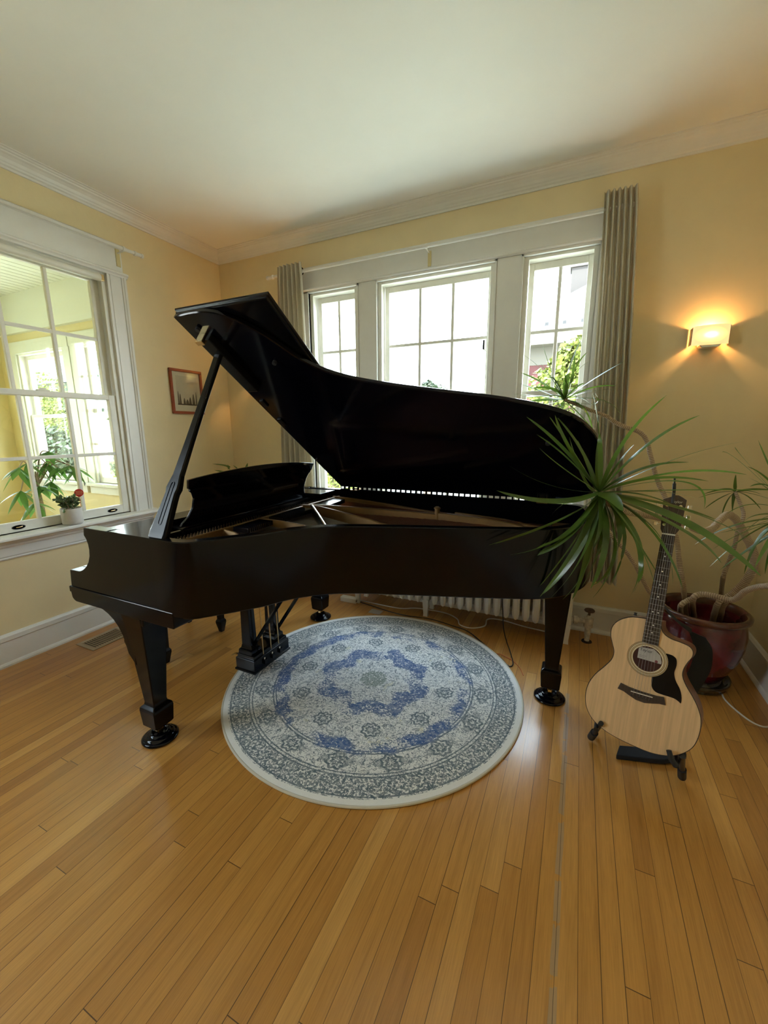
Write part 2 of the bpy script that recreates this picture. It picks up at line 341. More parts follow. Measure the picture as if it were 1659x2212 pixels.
# ------------------------------------------------------------------ mesh helpers
class MB:
    def __init__(s): s.v = []; s.f = []; s.uv = {}
    def add(s, vs, fs):
        o = len(s.v); s.v += [tuple(v) for v in vs]; s.f += [tuple(i+o for i in f) for f in fs]; return s
    def box(s, x0, x1, y0, y1, z0, z1):
        a, b = min(x0, x1), max(x0, x1); c, d = min(y0, y1), max(y0, y1); e, f = min(z0, z1), max(z0, z1)
        return s.add([(a, c, e), (b, c, e), (b, d, e), (a, d, e), (a, c, f), (b, c, f), (b, d, f), (a, d, f)],
                     [(0, 3, 2, 1), (4, 5, 6, 7), (0, 1, 5, 4), (1, 2, 6, 5), (2, 3, 7, 6), (3, 0, 4, 7)])
    def loft(s, rings, cap=True, closed=True):
        """rings: lists of points with the same count"""
        n = len(rings[0]); o = len(s.v)
        for r_ in rings: s.v += [tuple(p_) for p_ in r_]
        for i in range(len(rings)-1):
            for j in range(n if closed else n-1):
                a = o+i*n+j; b = o+i*n+(j+1) % n
                s.f.append((a, b, b+n, a+n))
        if cap:
            s.f.append(tuple(o+j for j in reversed(range(n))))
            s.f.append(tuple(o+(len(rings)-1)*n+j for j in range(n)))
        return s
    def prism(s, poly, axis, a, b):
        """poly 2D points extruded along axis between a and b"""
        def pt(q, t):
            l = list(q); l.insert(axis, t); return tuple(l)
        return s.loft([[pt(q, a) for q in poly], [pt(q, b) for q in poly]])
    def lathe(s, prof, c=(0, 0, 0), n=32, cap=False):
        o = len(s.v); m_ = len(prof)
        for i in range(n):
            a = 2*PI*i/n
            for (r_, z_) in prof: s.v.append((c[0]+r_*math.cos(a), c[1]+r_*math.sin(a), c[2]+z_))
        for i in range(n):
            for j in range(m_-1):
                a = o+i*m_+j; b = o+((i+1) % n)*m_+j
                s.f.append((a, b, b+1, a+1))
        return s
    def tube(s, pts, rad, n=8, cap=True):
        pts = [Vector(q) for q in pts]; rs = rad if isinstance(rad, (list, tuple)) else [rad]*len(pts)
        rings = []; up = None; L = 0; ls = []
        for i, q in enumerate(pts):
            d = (pts[min(i+1, len(pts)-1)]-pts[max(i-1, 0)]).normalized()
            if up is None:
                up = Vector((0, 0, 1)) if abs(d.z) < 0.9 else Vector((1, 0, 0))
            a = up - d*up.dot(d)
            if a.length < 1e-5: a = d.orthogonal()
            a.normalize(); up = a; b = d.cross(a)
            rings.append([q+(a*math.cos(2*PI*j/n)+b*math.sin(2*PI*j/n))*rs[i] for j in range(n)])
            if i: L += (pts[i]-pts[i-1]).length
            ls.append(L)
        o = len(s.v); s.loft(rings, cap)
        for i in range(len(pts)):
            for j in range(n): s.uv[o+i*n+j] = (j/n, ls[i])
        return s
    def strip(s, pts, side, w, fold=0.0):
        """leaf-like strip: pts centre line, side vectors, widths"""
        o = len(s.v)
        for i, q in enumerate(pts):
            sd = side[i]*w[i]; dn = Vector((0, 0, -1))*fold*w[i]
            s.v += [tuple(q-sd-dn*-1.0), tuple(q), tuple(q+sd-dn*-1.0)]
        for i in range(len(pts)-1):
            a = o+i*3
            s.f += [(a, a+1, a+4, a+3), (a+1, a+2, a+5, a+4)]
        return s
    def build(s, name, m_, parent=None, smooth=False, bevel=0.0, loc=None, sharp=35):
        me = bpy.data.meshes.new(name); me.from_pydata(s.v, [], s.f); me.validate(); me.update()
        if s.uv:
            uvl = me.uv_layers.new(name='UVMap')
            for lp in me.loops: uvl.data[lp.index].uv = s.uv.get(lp.vertex_index, (0, 0))
        if m_: me.materials.append(M[m_] if isinstance(m_, str) else m_)
        bm = bmesh.new(); bm.from_mesh(me); bmesh.ops.recalc_face_normals(bm, faces=bm.faces); bm.to_mesh(me); bm.free()
        o = bpy.data.objects.new(name, me); COL.objects.link(o)
        if smooth:
            for f in me.polygons: f.use_smooth = True
            me.set_sharp_from_angle(angle=math.radians(sharp))
        if bevel:
            b = o.modifiers.new('bevel', 'BEVEL'); b.width = bevel; b.segments = 2; b.limit_method = 'ANGLE'; b.angle_limit = math.radians(40)
            b.harden_normals = False
        if parent is not None: o.parent = parent
        if loc is not None: o.location = loc
        return o
def MBx(*a): return MB().box(*a)
def thing(name, label, cat, loc=(0, 0, 0), group=None, kind=None):
    o = bpy.data.objects.new(name, None); o.empty_display_size = 0.05; COL.objects.link(o); o.location = loc
    tag(o, label, cat, group, kind); return o
def tag(o, label=None, cat=None, group=None, kind=None):
    if label: o['label'] = label
    if cat: o['category'] = cat
    if group: o['group'] = group
    if kind: o['kind'] = kind
    return o
def struct(o, label=None):
    o['kind'] = 'structure'
    if label: o['label'] = label
    return o
def keep(parent, o):
    """parent while keeping world coordinates of the vertices (parent at location)"""
    o.parent = parent; o.matrix_parent_inverse = parent.matrix_world.inverted() if False else Matrix.Translation(-Vector(parent.location)); return o
def spline(pts, n=8):
    """Catmull-Rom through points"""
    P_ = [Vector(p_) for p_ in pts]; P_ = [P_[0]*2-P_[1]]+P_+[P_[-1]*2-P_[-2]]; out_ = []
    for i in range(1, len(P_)-2):
        a, b, c, d = P_[i-1:i+3]
        for j in range(n):
            t_ = j/n
            out_.append(0.5*((2*b)+(c-a)*t_+(2*a-5*b+4*c-d)*t_*t_+(3*b-a-3*c+d)*t_**3))
    out_.append(P_[-2]); return out_
def copy_tree(o, parent=None):
    c = o.copy(); COL.objects.link(c)
    if parent is not None: c.parent = parent
    for ch in list(o.children): copy_tree(ch, c)
    return c

# ================================================================== ROOM SHELL
RW, RL, RH = 4.20, 6.50, 3.02
def wall(name, axis, p0, p1, a0, a1, z0, z1, holes, m_):
    """wall slab between p0..p1 on its thin axis, spanning a0..a1; holes (a,b,za,zb)"""
    mb = MB()
    xs = sorted({a0, a1, *[h[0] for h in holes], *[h[1] for h in holes]})
    for i in range(len(xs)-1):
        u, v = xs[i], xs[i+1]; hs = [h for h in holes if h[0] <= u+1e-6 and h[1] >= v-1e-6]
        segs = [(z0, z1)]
        for h in hs: segs = [(z0, h[2]), (h[3], z1)]
        for (za, zb) in segs:
            if axis == 0: mb.box(p0, p1, u, v, za, zb)
            else: mb.box(u, v, p0, p1, za, zb)
    return struct(mb.build(name, m_))
struct(MBx(-0.15, RW+0.15, -RL-0.15, 0.15, -0.12, 0).build('floor', 'floor'))
struct(MBx(-0.15, RW+0.15, -RL-0.15, 0.15, RH, RH+0.12).build('ceiling', 'ceiling'))
LWIN = (-2.06, -1.08, 0.82, 2.54)
LWIN2 = (-4.1, -3.0, 0.82, 2.54)
wall('wall_left', 0, -0.15, 0, -RL, 0, 0, RH, [LWIN, LWIN2], 'wall')
wall('wall_back', 1, 0, 0.15, -0.15, RW+0.15, 0, RH, [(1.0, 1.46, 0.82, 2.56), (1.635, 2.535, 0.82, 2.56), (2.72, 3.17, 0.82, 2.56)], 'wall')
wall('wall_right', 0, RW, RW+0.15, -RL, 0, 0, RH, [], 'wall')
wall('wall_rear', 1, -RL-0.15, -RL, -0.15, RW+0.15, 0, RH, [], 'wall')

# baseboards
bprof = [(0, 0), (0.030, 0), (0.030, 0.012), (0.024, 0.022), (0.016, 0.026), (0.014, 0.158), (0.022, 0.163), (0.022, 0.190), (0.012, 0.202), (0, 0.204)]
def run(name, prof, side, a0, a1, m_):
    mb = MB()
    if side == 'left': mb.prism([(p_[0], p_[1]) for p_ in prof], 1, a0, a1)
    if side == 'right': mb.prism([(RW-p_[0], p_[1]) for p_ in prof], 1, a0, a1)
    if side == 'back': mb.prism([(-p_[0], p_[1]) for p_ in prof], 0, a0, a1)
    if side == 'rear': mb.prism([(-RL+p_[0], p_[1]) for p_ in prof], 0, a0, a1)
    return struct(mb.build(name, m_))
run('baseboard_left', bprof, 'left', -RL, 0, 'trim'); run('baseboard_back', bprof, 'back', 0, RW, 'trim')
run('baseboard_right', bprof, 'right', -RL, 0, 'trim'); run('baseboard_rear', bprof, 'rear', 0, RW, 'trim')
# crown moulding
cz = RH
cprof = [(0, cz-0.082), (0.010, cz-0.082), (0.012, cz-0.070), (0.020, cz-0.064), (0.024, cz-0.056), (0.030, cz-0.050), (0.038, cz-0.036),
         (0.052, cz-0.024), (0.064, cz-0.018), (0.068, cz-0.012), (0.078, cz-0.010), (0.084, cz-0.004), (0.100, cz-0.004), (0.100, cz), (0, cz)]
run('trim_1', cprof, 'left', -RL, 0, 'trim'); run('trim_2', cprof, 'back', 0, RW, 'trim')
run('trim_3', cprof, 'right', -RL, 0, 'trim'); run('trim_4', cprof, 'rear', 0, RW, 'trim')

# ---------------------------------------------------------------- window builder (local frame: u along wall, d into room, z up)
def window(name, axis, sgn, wpos, u0, u1, z0, z1, ncol, casing, d_low, d_up, side_stile=0.055, nrow=2, zmeet=None, lifts=True, detail=True):
    """axis 0: wall at x = wpos, u = y ; axis 1: wall at y = wpos, u = x. sgn = direction into the room."""
    W_ = bpy.data.objects.new(name, None); COL.objects.link(W_); struct(W_)
    def B(mb, u_a, u_b, d_a, d_b, z_a, z_b):
        pa, pb = wpos+sgn*d_a, wpos+sgn*d_b
        if axis == 0: mb.box(pa, pb, u_a, u_b, z_a, z_b)
        else: mb.box(u_a, u_b, pa, pb, z_a, z_b)
    zmeet = zmeet or (z0+z1)/2
    # jamb lining and stops
    fb = MB(); t_ = 0.018
    for a, b in ((u0, u0+t_), (u1-t_, u1)): B(fb, a, b, -0.145, 0.0, z0, z1)
    B(fb, u0, u1, -0.145, 0.0, z1-t_, z1)
    for a, b in ((u0, u0+t_+0.014), (u1-t_-0.014, u1)): B(fb, a, b, -0.018+0.012, 0.004, z0, z1)
    fb.build('window_frame', 'sash', W_, bevel=0.002)
    def sash(nm, d, za, zb, top, bot):
        s_ = MB(); th = 0.034
        a, b = u0+t_+0.008, u1-t_-0.008
        B(s_, a, a+side_stile-0.01, d, d+th, za, zb); B(s_, b-side_stile+0.01, b, d, d+th, za, zb)
        ia, ib = a+side_stile-0.01, b-side_stile+0.01
        B(s_, ia, ib, d, d+th, zb-top, zb); B(s_, ia, ib, d, d+th, za, za+bot)
        ga, gb = za+bot, zb-top
        for i in range(1, ncol):
            c = ia+(ib-ia)*i/ncol; B(s_, c-0.011, c+0.011, d+0.005, d+th-0.003, ga, gb)
        for j in range(1, nrow):
            c = ga+(gb-ga)*j/nrow; B(s_, ia, ib, d+0.006, d+th-0.004, c-0.011, c+0.011)
        so = s_.build(nm, 'sash', W_, bevel=0.003)
        g_ = MB(); B(g_, ia-0.004, ib+0.004, d+0.014, d+0.017, ga-0.004, gb+0.004)
        g_.build('pane', 'glass', so)
        return so
    up = sash('upper_sash', d_up, zmeet-0.020, z1-t_, 0.045, 0.035)
    lo = sash('lower_sash', d_low, z0+0.004, zmeet+0.016, 0.034, 0.062)
    return W_, up, lo, B

# left wall window (looks into the sunroom)
Wl, upl, lol, Bl = window('window_1', 0, 1, 0.0, LWIN[0], LWIN[1], LWIN[2], LWIN[3], 3, True, -0.042, -0.080, 0.065, zmeet=1.685)
def oval(cx_, cy_, cz_, ru, rz, d, m_, nm, par):
    b_ = MB(); b_.loft([[(cx_+d0, cy_+k_*ru*math.cos(2*PI*i/28), cz_+k_*rz*math.sin(2*PI*i/28)) for i in range(28)] for d0, k_ in ((0, 1.0), (d, 1.0), (d*0.9, 0.86), (d*0.25, 0.80))], cap=True)
    return b_.build(nm, m_, par, smooth=True)
for yy_ in (-1.245, -1.83):
    pl = oval(-0.009, yy_, 0.853, 0.036, 0.0135, 0.004, 'black_plastic', 'sash_lift', lol)
    MB().tube([(-0.006, yy_-0.014, 0.853), (-0.003, yy_, 0.853), (-0.006, yy_+0.018, 0.854)], 0.0035).build('recess', 'brass', pl, smooth=True)
# sash lock on the meeting rail
MB().box(-0.040, -0.012, -1.60, -1.53, 1.701, 1.709).box(-0.034, -0.018, -1.585, -1.545, 1.709, 1.720).build('sash_lock', 'sash', lol, bevel=0.003)
# fluted casing boards
def fluted(u0, u1, z0, z1, axis, pos, sgn, name, par):
    wd = u1-u0; d_ = [(0, 0), (0, 0.024), (0.10, 0.024), (0.12, 0.016), (0.17, 0.016), (0.19, 0.021), (0.30, 0.021), (0.70, 0.021), (0.72, 0.016), (0.78, 0.016), (0.80, 0.024), (0.86, 0.026), (0.90, 0.032), (1, 0.034), (1, 0)]
    poly = []
    for a, b in d_:
        if axis == 0: poly.append((pos+sgn*b, u0+a*wd))
        else: poly.append((u0+a*wd, pos+sgn*b))
    return MB().prism(poly, 2, z0, z1).build(name, 'trim', par)
fluted(-1.080, -0.945, 0.81, 2.545, 0, 0.0, 1, 'casing', Wl)
fluted(-2.060, -2.195, 0.81, 2.545, 0, 0.0, 1, 'casing', Wl)
hb_ = MB(); hb_.box(0, 0.026, -2.20, -0.958, 2.572, 2.735)
hb_.prism([(0, 2.538), (0.028, 2.538), (0.034, 2.548), (0.044, 2.556), (0.044, 2.566), (0.030, 2.574), (0, 2.574)], 1, -2.215, -0.930)
hb_.prism([(0, 2.725), (0.030, 2.725), (0.036, 2.738), (0.048, 2.750), (0, 2.752)], 1, -2.215, -0.945)
hb_.build('head_casing', 'trim', Wl)
sl = MB(); sl.prism([(-0.05, 0.796), (0.105, 0.796), (0.114, 0.802), (0.114, 0.812), (0.105, 0.820), (-0.05, 0.820)], 1, -2.30, -0.915)
sl.build('window_sill', 'trim', Wl)
MB().prism([(0, 0.668), (0.012, 0.668), (0.016, 0.676), (0.012, 0.682), (0.018, 0.690), (0.018, 0.742), (0.028, 0.752), (0.028, 0.762), (0.042, 0.770), (0.048, 0.784), (0.066, 0.790), (0.066, 0.796), (0, 0.796)], 1, -2.24, -0.945).build('apron', 'trim', Wl)

# roller shade inside the head of the left window
rs = thing('roller_shade', 'rolled-up white roller shade at the top of the left window', 'shade', (0.012, -1.57, 2.497))
keep(rs, MB().tube([(0.012, -2.03, 2.497), (0.012, -1.125, 2.497)], 0.024, 20).build('shade_roll', 'sash', smooth=True))
keep(rs, MB().box(0.000, 0.024, -1.125, -1.099, 2.480, 2.520).build('bracket', 'brass', bevel=0.002))

# further left windows (outside the photo, daylight only)
for nm, LW_ in (('window_5', LWIN2),):
    W2, _, _, _ = window(nm, 0, 1, 0.0, LW_[0], LW_[1], LW_[2], LW_[3], 3, True, -0.042, -0.080, 0.065)
    b_ = MB(); b_.box(0, 0.024, LW_[0]-0.135, LW_[0], 0.81, 2.70).box(0, 0.024, LW_[1], LW_[1]+0.135, 0.81, 2.70).box(0, 0.024, LW_[0], LW_[1], 2.54, 2.70).box(-0.05, 0.1, LW_[0]-0.15, LW_[1]+0.15, 0.79, 0.82)
    b_.build('casing', 'trim', W2)

# back wall triple window
bw = [('window_2', 1.0, 1.46, 2), ('window_3', 1.635, 2.535, 3), ('window_4', 2.72, 3.17, 2)]
for nm, a_, b2_, nc in bw:
    Wb, ub, lb, Bb = window(nm, 1, -1, 0.0, a_, b2_, 0.82, 2.56, nc, True, -0.075, -0.113, 0.045, zmeet=1.69)
    if nm == 'window_2':
        b_ = MB(); b_.box(0.90, 1.0, -0.022, 0, 0.82, 2.565); b_.build('casing', 'trim', Wb)
    if nm == 'window_4':
        b_ = MB(); b_.box(3.17, 3.27, -0.022, 0, 0.82, 2.565); b_.build('casing', 'trim', Wb)
    b_ = MB()
    # inner bead lines around each opening
    for (q0, q1) in ((a_-0.012, a_), (b2_, b2_+0.012)): b_.box(q0, q1, -0.030, -0.0, 0.82, 2.572)
    b_.box(a_-0.012, b2_+0.012, -0.030, 0, 2.56, 2.574)
    b_.build('bead', 'trim', Wb)
MBm = MB(); MBm.box(1.472, 1.623, -0.022, 0, 0.82, 2.575); struct(MBm.build('trim_5', 'trim', bevel=0.002))
MBm = MB(); MBm.box(2.547, 2.708, -0.022, 0, 0.82, 2.575); struct(MBm.build('trim_6', 'trim', bevel=0.002))
b_ = MB(); b_.box(0.90, 3.27, -0.024, 0, 2.592, 2.735)
b_.prism([(0, 2.575), (-0.030, 2.575), (-0.040, 2.583), (-0.040, 2.590), (-0.028, 2.597), (0, 2.597)], 0, 0.885, 3.285)
b_.prism([(0, 2.728), (-0.030, 2.728), (-0.046, 2.742), (-0.046, 2.748), (0, 2.750)], 0, 0.885, 3.285)
struct(b_.build('trim_7', 'trim'))
b_ = MB(); b_.prism([(0.05, 0.79), (-0.085, 0.79), (-0.093, 0.805), (-0.085, 0.82), (0.05, 0.82)], 0, 0.86, 3.30)
b_.prism([(0, 0.67), (-0.018, 0.675), (-0.018, 0.75), (-0.03, 0.76), (-0.045, 0.79), (0, 0.79)], 0, 0.88, 3.28)
struct(b_.build('trim_8', 'trim'))

# ---------------------------------------------------------------- sunroom beyond the left window
SX0, SY1, SY0, SH = -3.42, -0.30, -2.75, 2.98
struct(MBx(SX0-0.15, -0.15, SY0, SY1+0.15, -0.12, 0).build('floor_sunroom', mat('sunroom_tile', (0.5, 0.36, 0.24), 0.5, var=0.1)))
cb = MB().box(SX0-0.15, -0.15, SY0, SY1+0.15, SH, SH+0.1)
for i in range(34): cb.box(SX0+0.1*i, SX0+0.1*i+0.088, SY0, SY1, SH-0.008, SH)
struct(cb.build('ceiling_sunroom', 'sun_white'))
wall('wall_sunroom_end', 1, SY1, SY1+0.15, SX0-0.15, -0.15, 0, SH, [(-3.02, -2.06, 0.86, 2.34), (-1.80, -0.84, 0.86, 2.34)], 'sun_wall')
wall('wall_sunroom_far', 0, SX0-0.15, SX0, SY0, SY1, 0, SH, [(-2.45, -0.95, 0.9, 2.34)], 'sun_wall')
wall('wall_sunroom_near', 1, SY0-0.15, SY0, SX0-0.15, -0.15, 0, SH, [], 'sun_wall')
b_ = MB(); b_.box(SX0, -0.15, SY1-0.05, SY1, 2.56, SH).box(SX0, SX0+0.05, SY0, SY1, 2.56, SH).box(-0.21, -0.151, SY0, SY1, 2.60, SH)
struct(b_.build('trim_9', 'sun_white'))
for nm, a_, b2_ in (('window_8', -3.02, -2.06), ('window_9', -1.80, -0.84)):
    Ws, _, _, _ = window(nm, 1, -1, SY1, a_, b2_, 0.86, 2.34, 1, True, -0.055, -0.095, 0.06, nrow=1, zmeet=1.62)
    b_ = MB()
    for q0, q1 in ((a_-0.12, a_), (b2_, b2_+0.12)):
        b_.box(q0, q1, SY1-0.024, SY1, 0.84, 2.34)
    b_.box(a_-0.12, b2_+0.12, SY1-0.03, SY1, 2.34, 2.47).box(a_-0.14, b2_+0.14, SY1-0.07, SY1+0.02, 0.83, 0.86).box(a_-0.1, b2_+0.1, SY1-0.03, SY1, 0.74, 0.83)
    b_.build('casing', 'sun_white', Ws)
for nm, a_, b2_ in (('window_10', -2.45, -0.95),):
    Ws, _, _, _ = window(nm, 0, 1, SX0, a_, b2_, 0.9, 2.34, 1, True, -0.055, -0.095, 0.06, nrow=1, zmeet=1.62)
    b_ = MB(); b_.box(SX0, SX0+0.024, a_-0.12, a_, 0.84, 2.34).box(SX0, SX0+0.024, b2_, b2_+0.12, 0.84, 2.34).box(SX0, SX0+0.03, a_-0.12, b2_+0.12, 2.34, 2.47).box(SX0, SX0+0.06, a_-0.12, b2_+0.12, 0.82, 0.9)
    b_.build('casing', 'sun_white', Ws)

# money tree in a pot on a stool in the sunroom
def leaflet(mb, base, d, up, L, wd, droop=0.3, n=6):
    """pointed oval leaf blade"""
    d = d.normalized(); side = d.cross(up)
    if side.length < 1e-3: side = d.orthogonal()
    side.normalize(); pts, ws = [], []
    for i in range(n+1):
        t_ = i/n; q = base+d*L*t_+Vector((0, 0, -1))*droop*L*t_*t_
        pts.append(q); ws.append(wd*max(0.02, math.sin(PI*min(1, t_**0.75*0.98+0.02))))
    mb.strip(pts, [side]*(n+1), ws, 0.25)
mt = thing('money_tree', 'money tree with hanging palmate leaves in the sunroom behind the left window', 'potted plant', (-0.62, -1.42, 0.0))
lf_ = MB(); rnd = random.Random(5)
heads = [(at(60, 1000, 0, -0.5), -0.9), (at(40, 1010, 0, -0.42), -1.0), (at(100, 1000, 0, -0.55), 0.2), (at(125, 1010, 0, -0.5), 0.4), (at(150, 1005, 0, -0.45), 0.7),
         (at(45, 1060, 0, -0.45), -0.8), (at(85, 1050, 0, -0.5), -0.2), (at(105, 975, 0, -0.55), 0.3), (at(165, 1010, 0, -0.5), 1.2), (at(75, 1085, 0, -0.5), 0.0), (at(110, 1040, 0, -0.55), 0.2)]
for (hp, sd) in heads:
    yaw_ = rnd.uniform(0, 2*PI)
    for j in range(6):
        a = yaw_+j*2*PI/6; dv = Vector((math.cos(a)*0.5, math.sin(a), rnd.uniform(-0.9, -0.1)))
        leaflet(lf_, hp, dv, Vector((0, 0, 1)), rnd.uniform(0.10, 0.16), rnd.uniform(0.020, 0.028), 0.35)
keep(mt, lf_.build('leaves', 'leaf_money', smooth=True))
st = MB()
st.tube(spline([(-0.62, -1.42, 0.62), (-0.60, -1.42, 0.85), (-0.56, -1.46, 1.12)]), 0.018)
for hp, sd in heads: st.tube(spline([(-0.58, -1.44, 1.02), (hp+Vector((-0.58, -1.44, 1.15)))*0.5+Vector((0, 0, 0.05)), hp]), 0.004, 6)
keep(mt, st.build('stem', 'stem', smooth=True))
keep(mt, MB().lathe([(0.0, 0.45), (0.09, 0.45), (0.12, 0.66), (0.125, 0.67), (0.11, 0.67), (0.105, 0.64), (0.0, 0.635)], (-0.62, -1.42, 0), 28).build('pot', 'white_pot', smooth=True))
sg = thing('plant_stool', 'wooden stool carrying the money tree in the sunroom', 'stool', (-0.62, -1.42, 0))
keep(sg, MB().lathe([(0, 0.415), (0.17, 0.415), (0.175, 0.43), (0.17, 0.45), (0, 0.45)], (-0.62, -1.42, 0), 28).build('seat', 'frame_wood', smooth=True))
for a in (0.8, 2.4, 3.9, 5.5):
    keep(sg, MB().tube([(-0.62+0.12*math.cos(a), -1.42+0.12*math.sin(a), 0.42), (-0.62+0.17*math.cos(a), -1.42+0.17*math.sin(a), 0.0)], [0.014, 0.010]).build('leg', 'frame_wood', smooth=True))

# ---------------------------------------------------------------- outside
struct(tag(MBx(-40, 40, 0.8, 60, -1.0, -0.9).build('ground', 'bounce_ground')))
struct(MBx(-40, -4.0, -40, 0.8, -1.0, -0.9).build('ground', 'bounce_ground'))
struct(MBx(-4.0, -0.6, -40, -3.3, -1.0, -0.9).build('ground', 'bounce_ground'))
struct(tag(MBx(-4.2, 40, -40, -7.2, -1.0, -0.9).build('ground', 'bounce_ground')))
def tree(label, x, y, blobs, n, size, m_, seed, trunk=0.14, base=-0.9, group=None):
    T = thing('tree', label, 'tree', (x, y, base), group)
    rr = random.Random(seed); f_ = MB()
    for _ in range(n):
        bx_, by_, bz_, br_ = rr.choice(blobs)
        d = Vector((rr.gauss(0, 1), rr.gauss(0, 1), rr.gauss(0, 1))).normalized()*br_*(rr.random()**0.4)
        c = Vector((x+bx_, y+by_, bz_))+d; s_ = size*rr.uniform(0.6, 1.3)
        nrm = Vector((rr.gauss(0, 1), rr.gauss(0, 1), rr.gauss(0, 1)+0.8)).normalized(); a = nrm.orthogonal().normalized(); b = nrm.cross(a)
        f_.add([c-a*s_, c-b*s_*0.6, c+a*s_, c+b*s_*0.6], [(0, 1, 2, 3)])
    keep(T, f_.build('foliage', m_))
    t_ = MB(); top = max(b[2] for b in blobs)
    t_.tube([(x, y, base), (x+0.05, y, (base+top)/2), (x, y, top-0.3)], [trunk, trunk*0.7, trunk*0.2], 10)
    for (bx_, by_, bz_, br_) in blobs: t_.tube([(x, y, max(base+0.8, bz_-br_*1.2)), (x+bx_, y+by_, bz_)], [trunk*0.4, trunk*0.12], 7)
    keep(T, t_.build('trunk', 'bark', smooth=True)); return T
q = at(1225, 800, 1, 5.0)
tree('sunlit yellow-green tree seen through the right-hand back window', q.x, q.y, [(0, 0, q.z-0.1, .42), (0.15, 0, q.z+.22, .35), (-.28, 0, q.z-.35, .45), (.35, 0, q.z-.3, .5), (0, 0, q.z-.9, .7), (-0.4, .2, q.z-1.3, .7), (0.5, .2, q.z-1.3, .7)], 5200, 0.055, 'tree_yellow', 3)
q = at(925, 838, 1, 9.0)
tree('thin-topped green tree showing low in the middle back window', q.x, q.y, [(0, 0, q.z, .22), (.3, 0, q.z-.25, .35), (-.5, 0, q.z-.3, .35), (0, 0, q.z-.8, .8), (-.8, 0, q.z-1.2, .9), (.9, 0, q.z-1.3, .9)], 3600, 0.06, 'tree_green', 4)
q = at(720, 960, 1, 4.0)
tree('leafy green bush outside the left-hand back window', q.x, q.y, [(0, 0, q.z-.15, .4), (.3, 0, q.z-.5, .5), (-.3, 0, q.z-.6, .5), (0, 0, q.z-1.0, .6)], 3000, 0.045, 'tree_yellow', 5, base=-0.9)
for i_, (px_, py_, Y_, R_, m_, lb_) in enumerate([(100, 850, 8.5, 1.0, 'tree_yellow', 'yellow-green tree outside the left sunroom window'), (110, 960, 3.4, 0.5, 'tree_green', 'dark green hedge tree low outside the left sunroom window'),
        (222, 830, 4.8, 0.8, 'tree_green', 'tall dark green tree outside the right sunroom window'), (225, 930, 3.0, 0.45, 'tree_yellow', 'yellow-green bush outside the right sunroom window')]):
    q = at(px_, py_, 1, Y_)
    tree(lb_, q.x, q.y, [(0, 0, q.z, R_), (R_*.8, 0, q.z-R_*.6, R_), (-R_*.8, 0, q.z-R_*.6, R_), (R_*0.4, .2, q.z-R_*1.5, R_), (-R_*.5, 0, q.z-R_*2.2, R_), (R_*.5, 0, q.z-R_*2.6, R_)], 6000, 0.07, m_, 11+i_)

# neighbouring house (right back window): hipped slate roof, white eave, red wall
YH = 12.0
e0 = at(1043, 736, 1, YH); apex = at(1330, 566, 1, YH+4.5); ex = at(1500, 700, 1, YH)
H = thing('neighbor_house', 'neighbouring house with grey slate roof and red wall beyond the right back window', 'house', (e0.x+4, YH+4, -0.9))
rf = MB(); ez = e0.z; x0_, x1_ = e0.x, e0.x+11.0; y0_, y1_ = YH, YH+9.0; ap = Vector((x0_+4.6, YH+4.5, apex.z)); ap2 = Vector((x1_-4.6, YH+4.5, apex.z))
rf.add([(x0_, y0_, ez), (x1_, y0_, ez), (x1_, y1_, ez), (x0_, y1_, ez), ap, ap2], [(0, 1, 5, 4), (1, 2, 5), (2, 3, 4, 5), (3, 0, 4)])
for i, v in enumerate(rf.v):
    rf.uv[i] = (v[0], v[2]*1.3+ (0 if i < 2 or i > 3 else 3))
keep(H, rf.build('roof', 'slate'))
keep(H, MB().box(x0_, x1_, y0_, y0_+0.06, ez-0.28, ez+0.02).box(x0_, x0_+0.06, y0_, y1_, ez-0.28, ez+0.02).box(x0_+0.06, x1_, y0_+0.06, y0_+0.6, ez-0.28, ez-0.24).build('eave', 'house_white'))
keep(H, MB().box(x0_+0.6, x1_-0.5, y0_+0.6, y1_-0.5, ez-0.85, ez-0.24).build('frieze', 'house_white'))
keep(H, MB().box(x0_+0.62, x1_-0.52, y0_+0.62, y1_-0.52, -0.9, ez-0.85).build('wall', 'brick_red'))
ch = at(1256, 604, 1, YH+4.0)
keep(H, MB().box(ch.x-0.35, ch.x+0.5, YH+3.6, YH+4.3, ch.z-1.6, ch.z+0.35).box(ch.x-0.42, ch.x+0.57, YH+3.53, YH+4.37, ch.z+0.35, ch.z+0.45).build('chimney', mat('chimney_brick', (0.04, 0.035, 0.033), 0.8)))
for i in range(9):
    qx = x0_+0.9+i*0.55
    H_ = MB().box(qx-0.05, qx+0.05, YH+0.55, YH+0.6, ez+0.30, ez+0.50).build('snow_guard', 'cable'); keep(H, H_)
# second neighbour seen from the sunroom
e1 = at(20, 770, 1, 11.0)
H2 = thing('neighbor_house', 'house with pale grey slate roof seen through the left sunroom window', 'house', (e1.x, 14, -0.9))
rf = MB(); tz = at(90, 755, 1, 14.0).z; lz = at(90, 830, 1, 11.0).z
xa, xb = at(0, 800, 1, 11.0).x-7, at(152, 800, 1, 11).x
rf.add([(xa, 11, lz), (xb, 11, lz), (xb-1.5, 14, tz), (xa, 14, tz), (xb, 17, lz), (xa, 17, lz)], [(0, 1, 2, 3), (3, 2, 4, 5), (1, 4, 2)])
for i, v in enumerate(rf.v): rf.uv[i] = (v[0], v[2]*1.3)
keep(H2, rf.build('roof', 'slate')); keep(H2, MB().box(xa, xb-0.4, 11.4, 16.6, -0.9, lz).build('wall', 'house_white'))
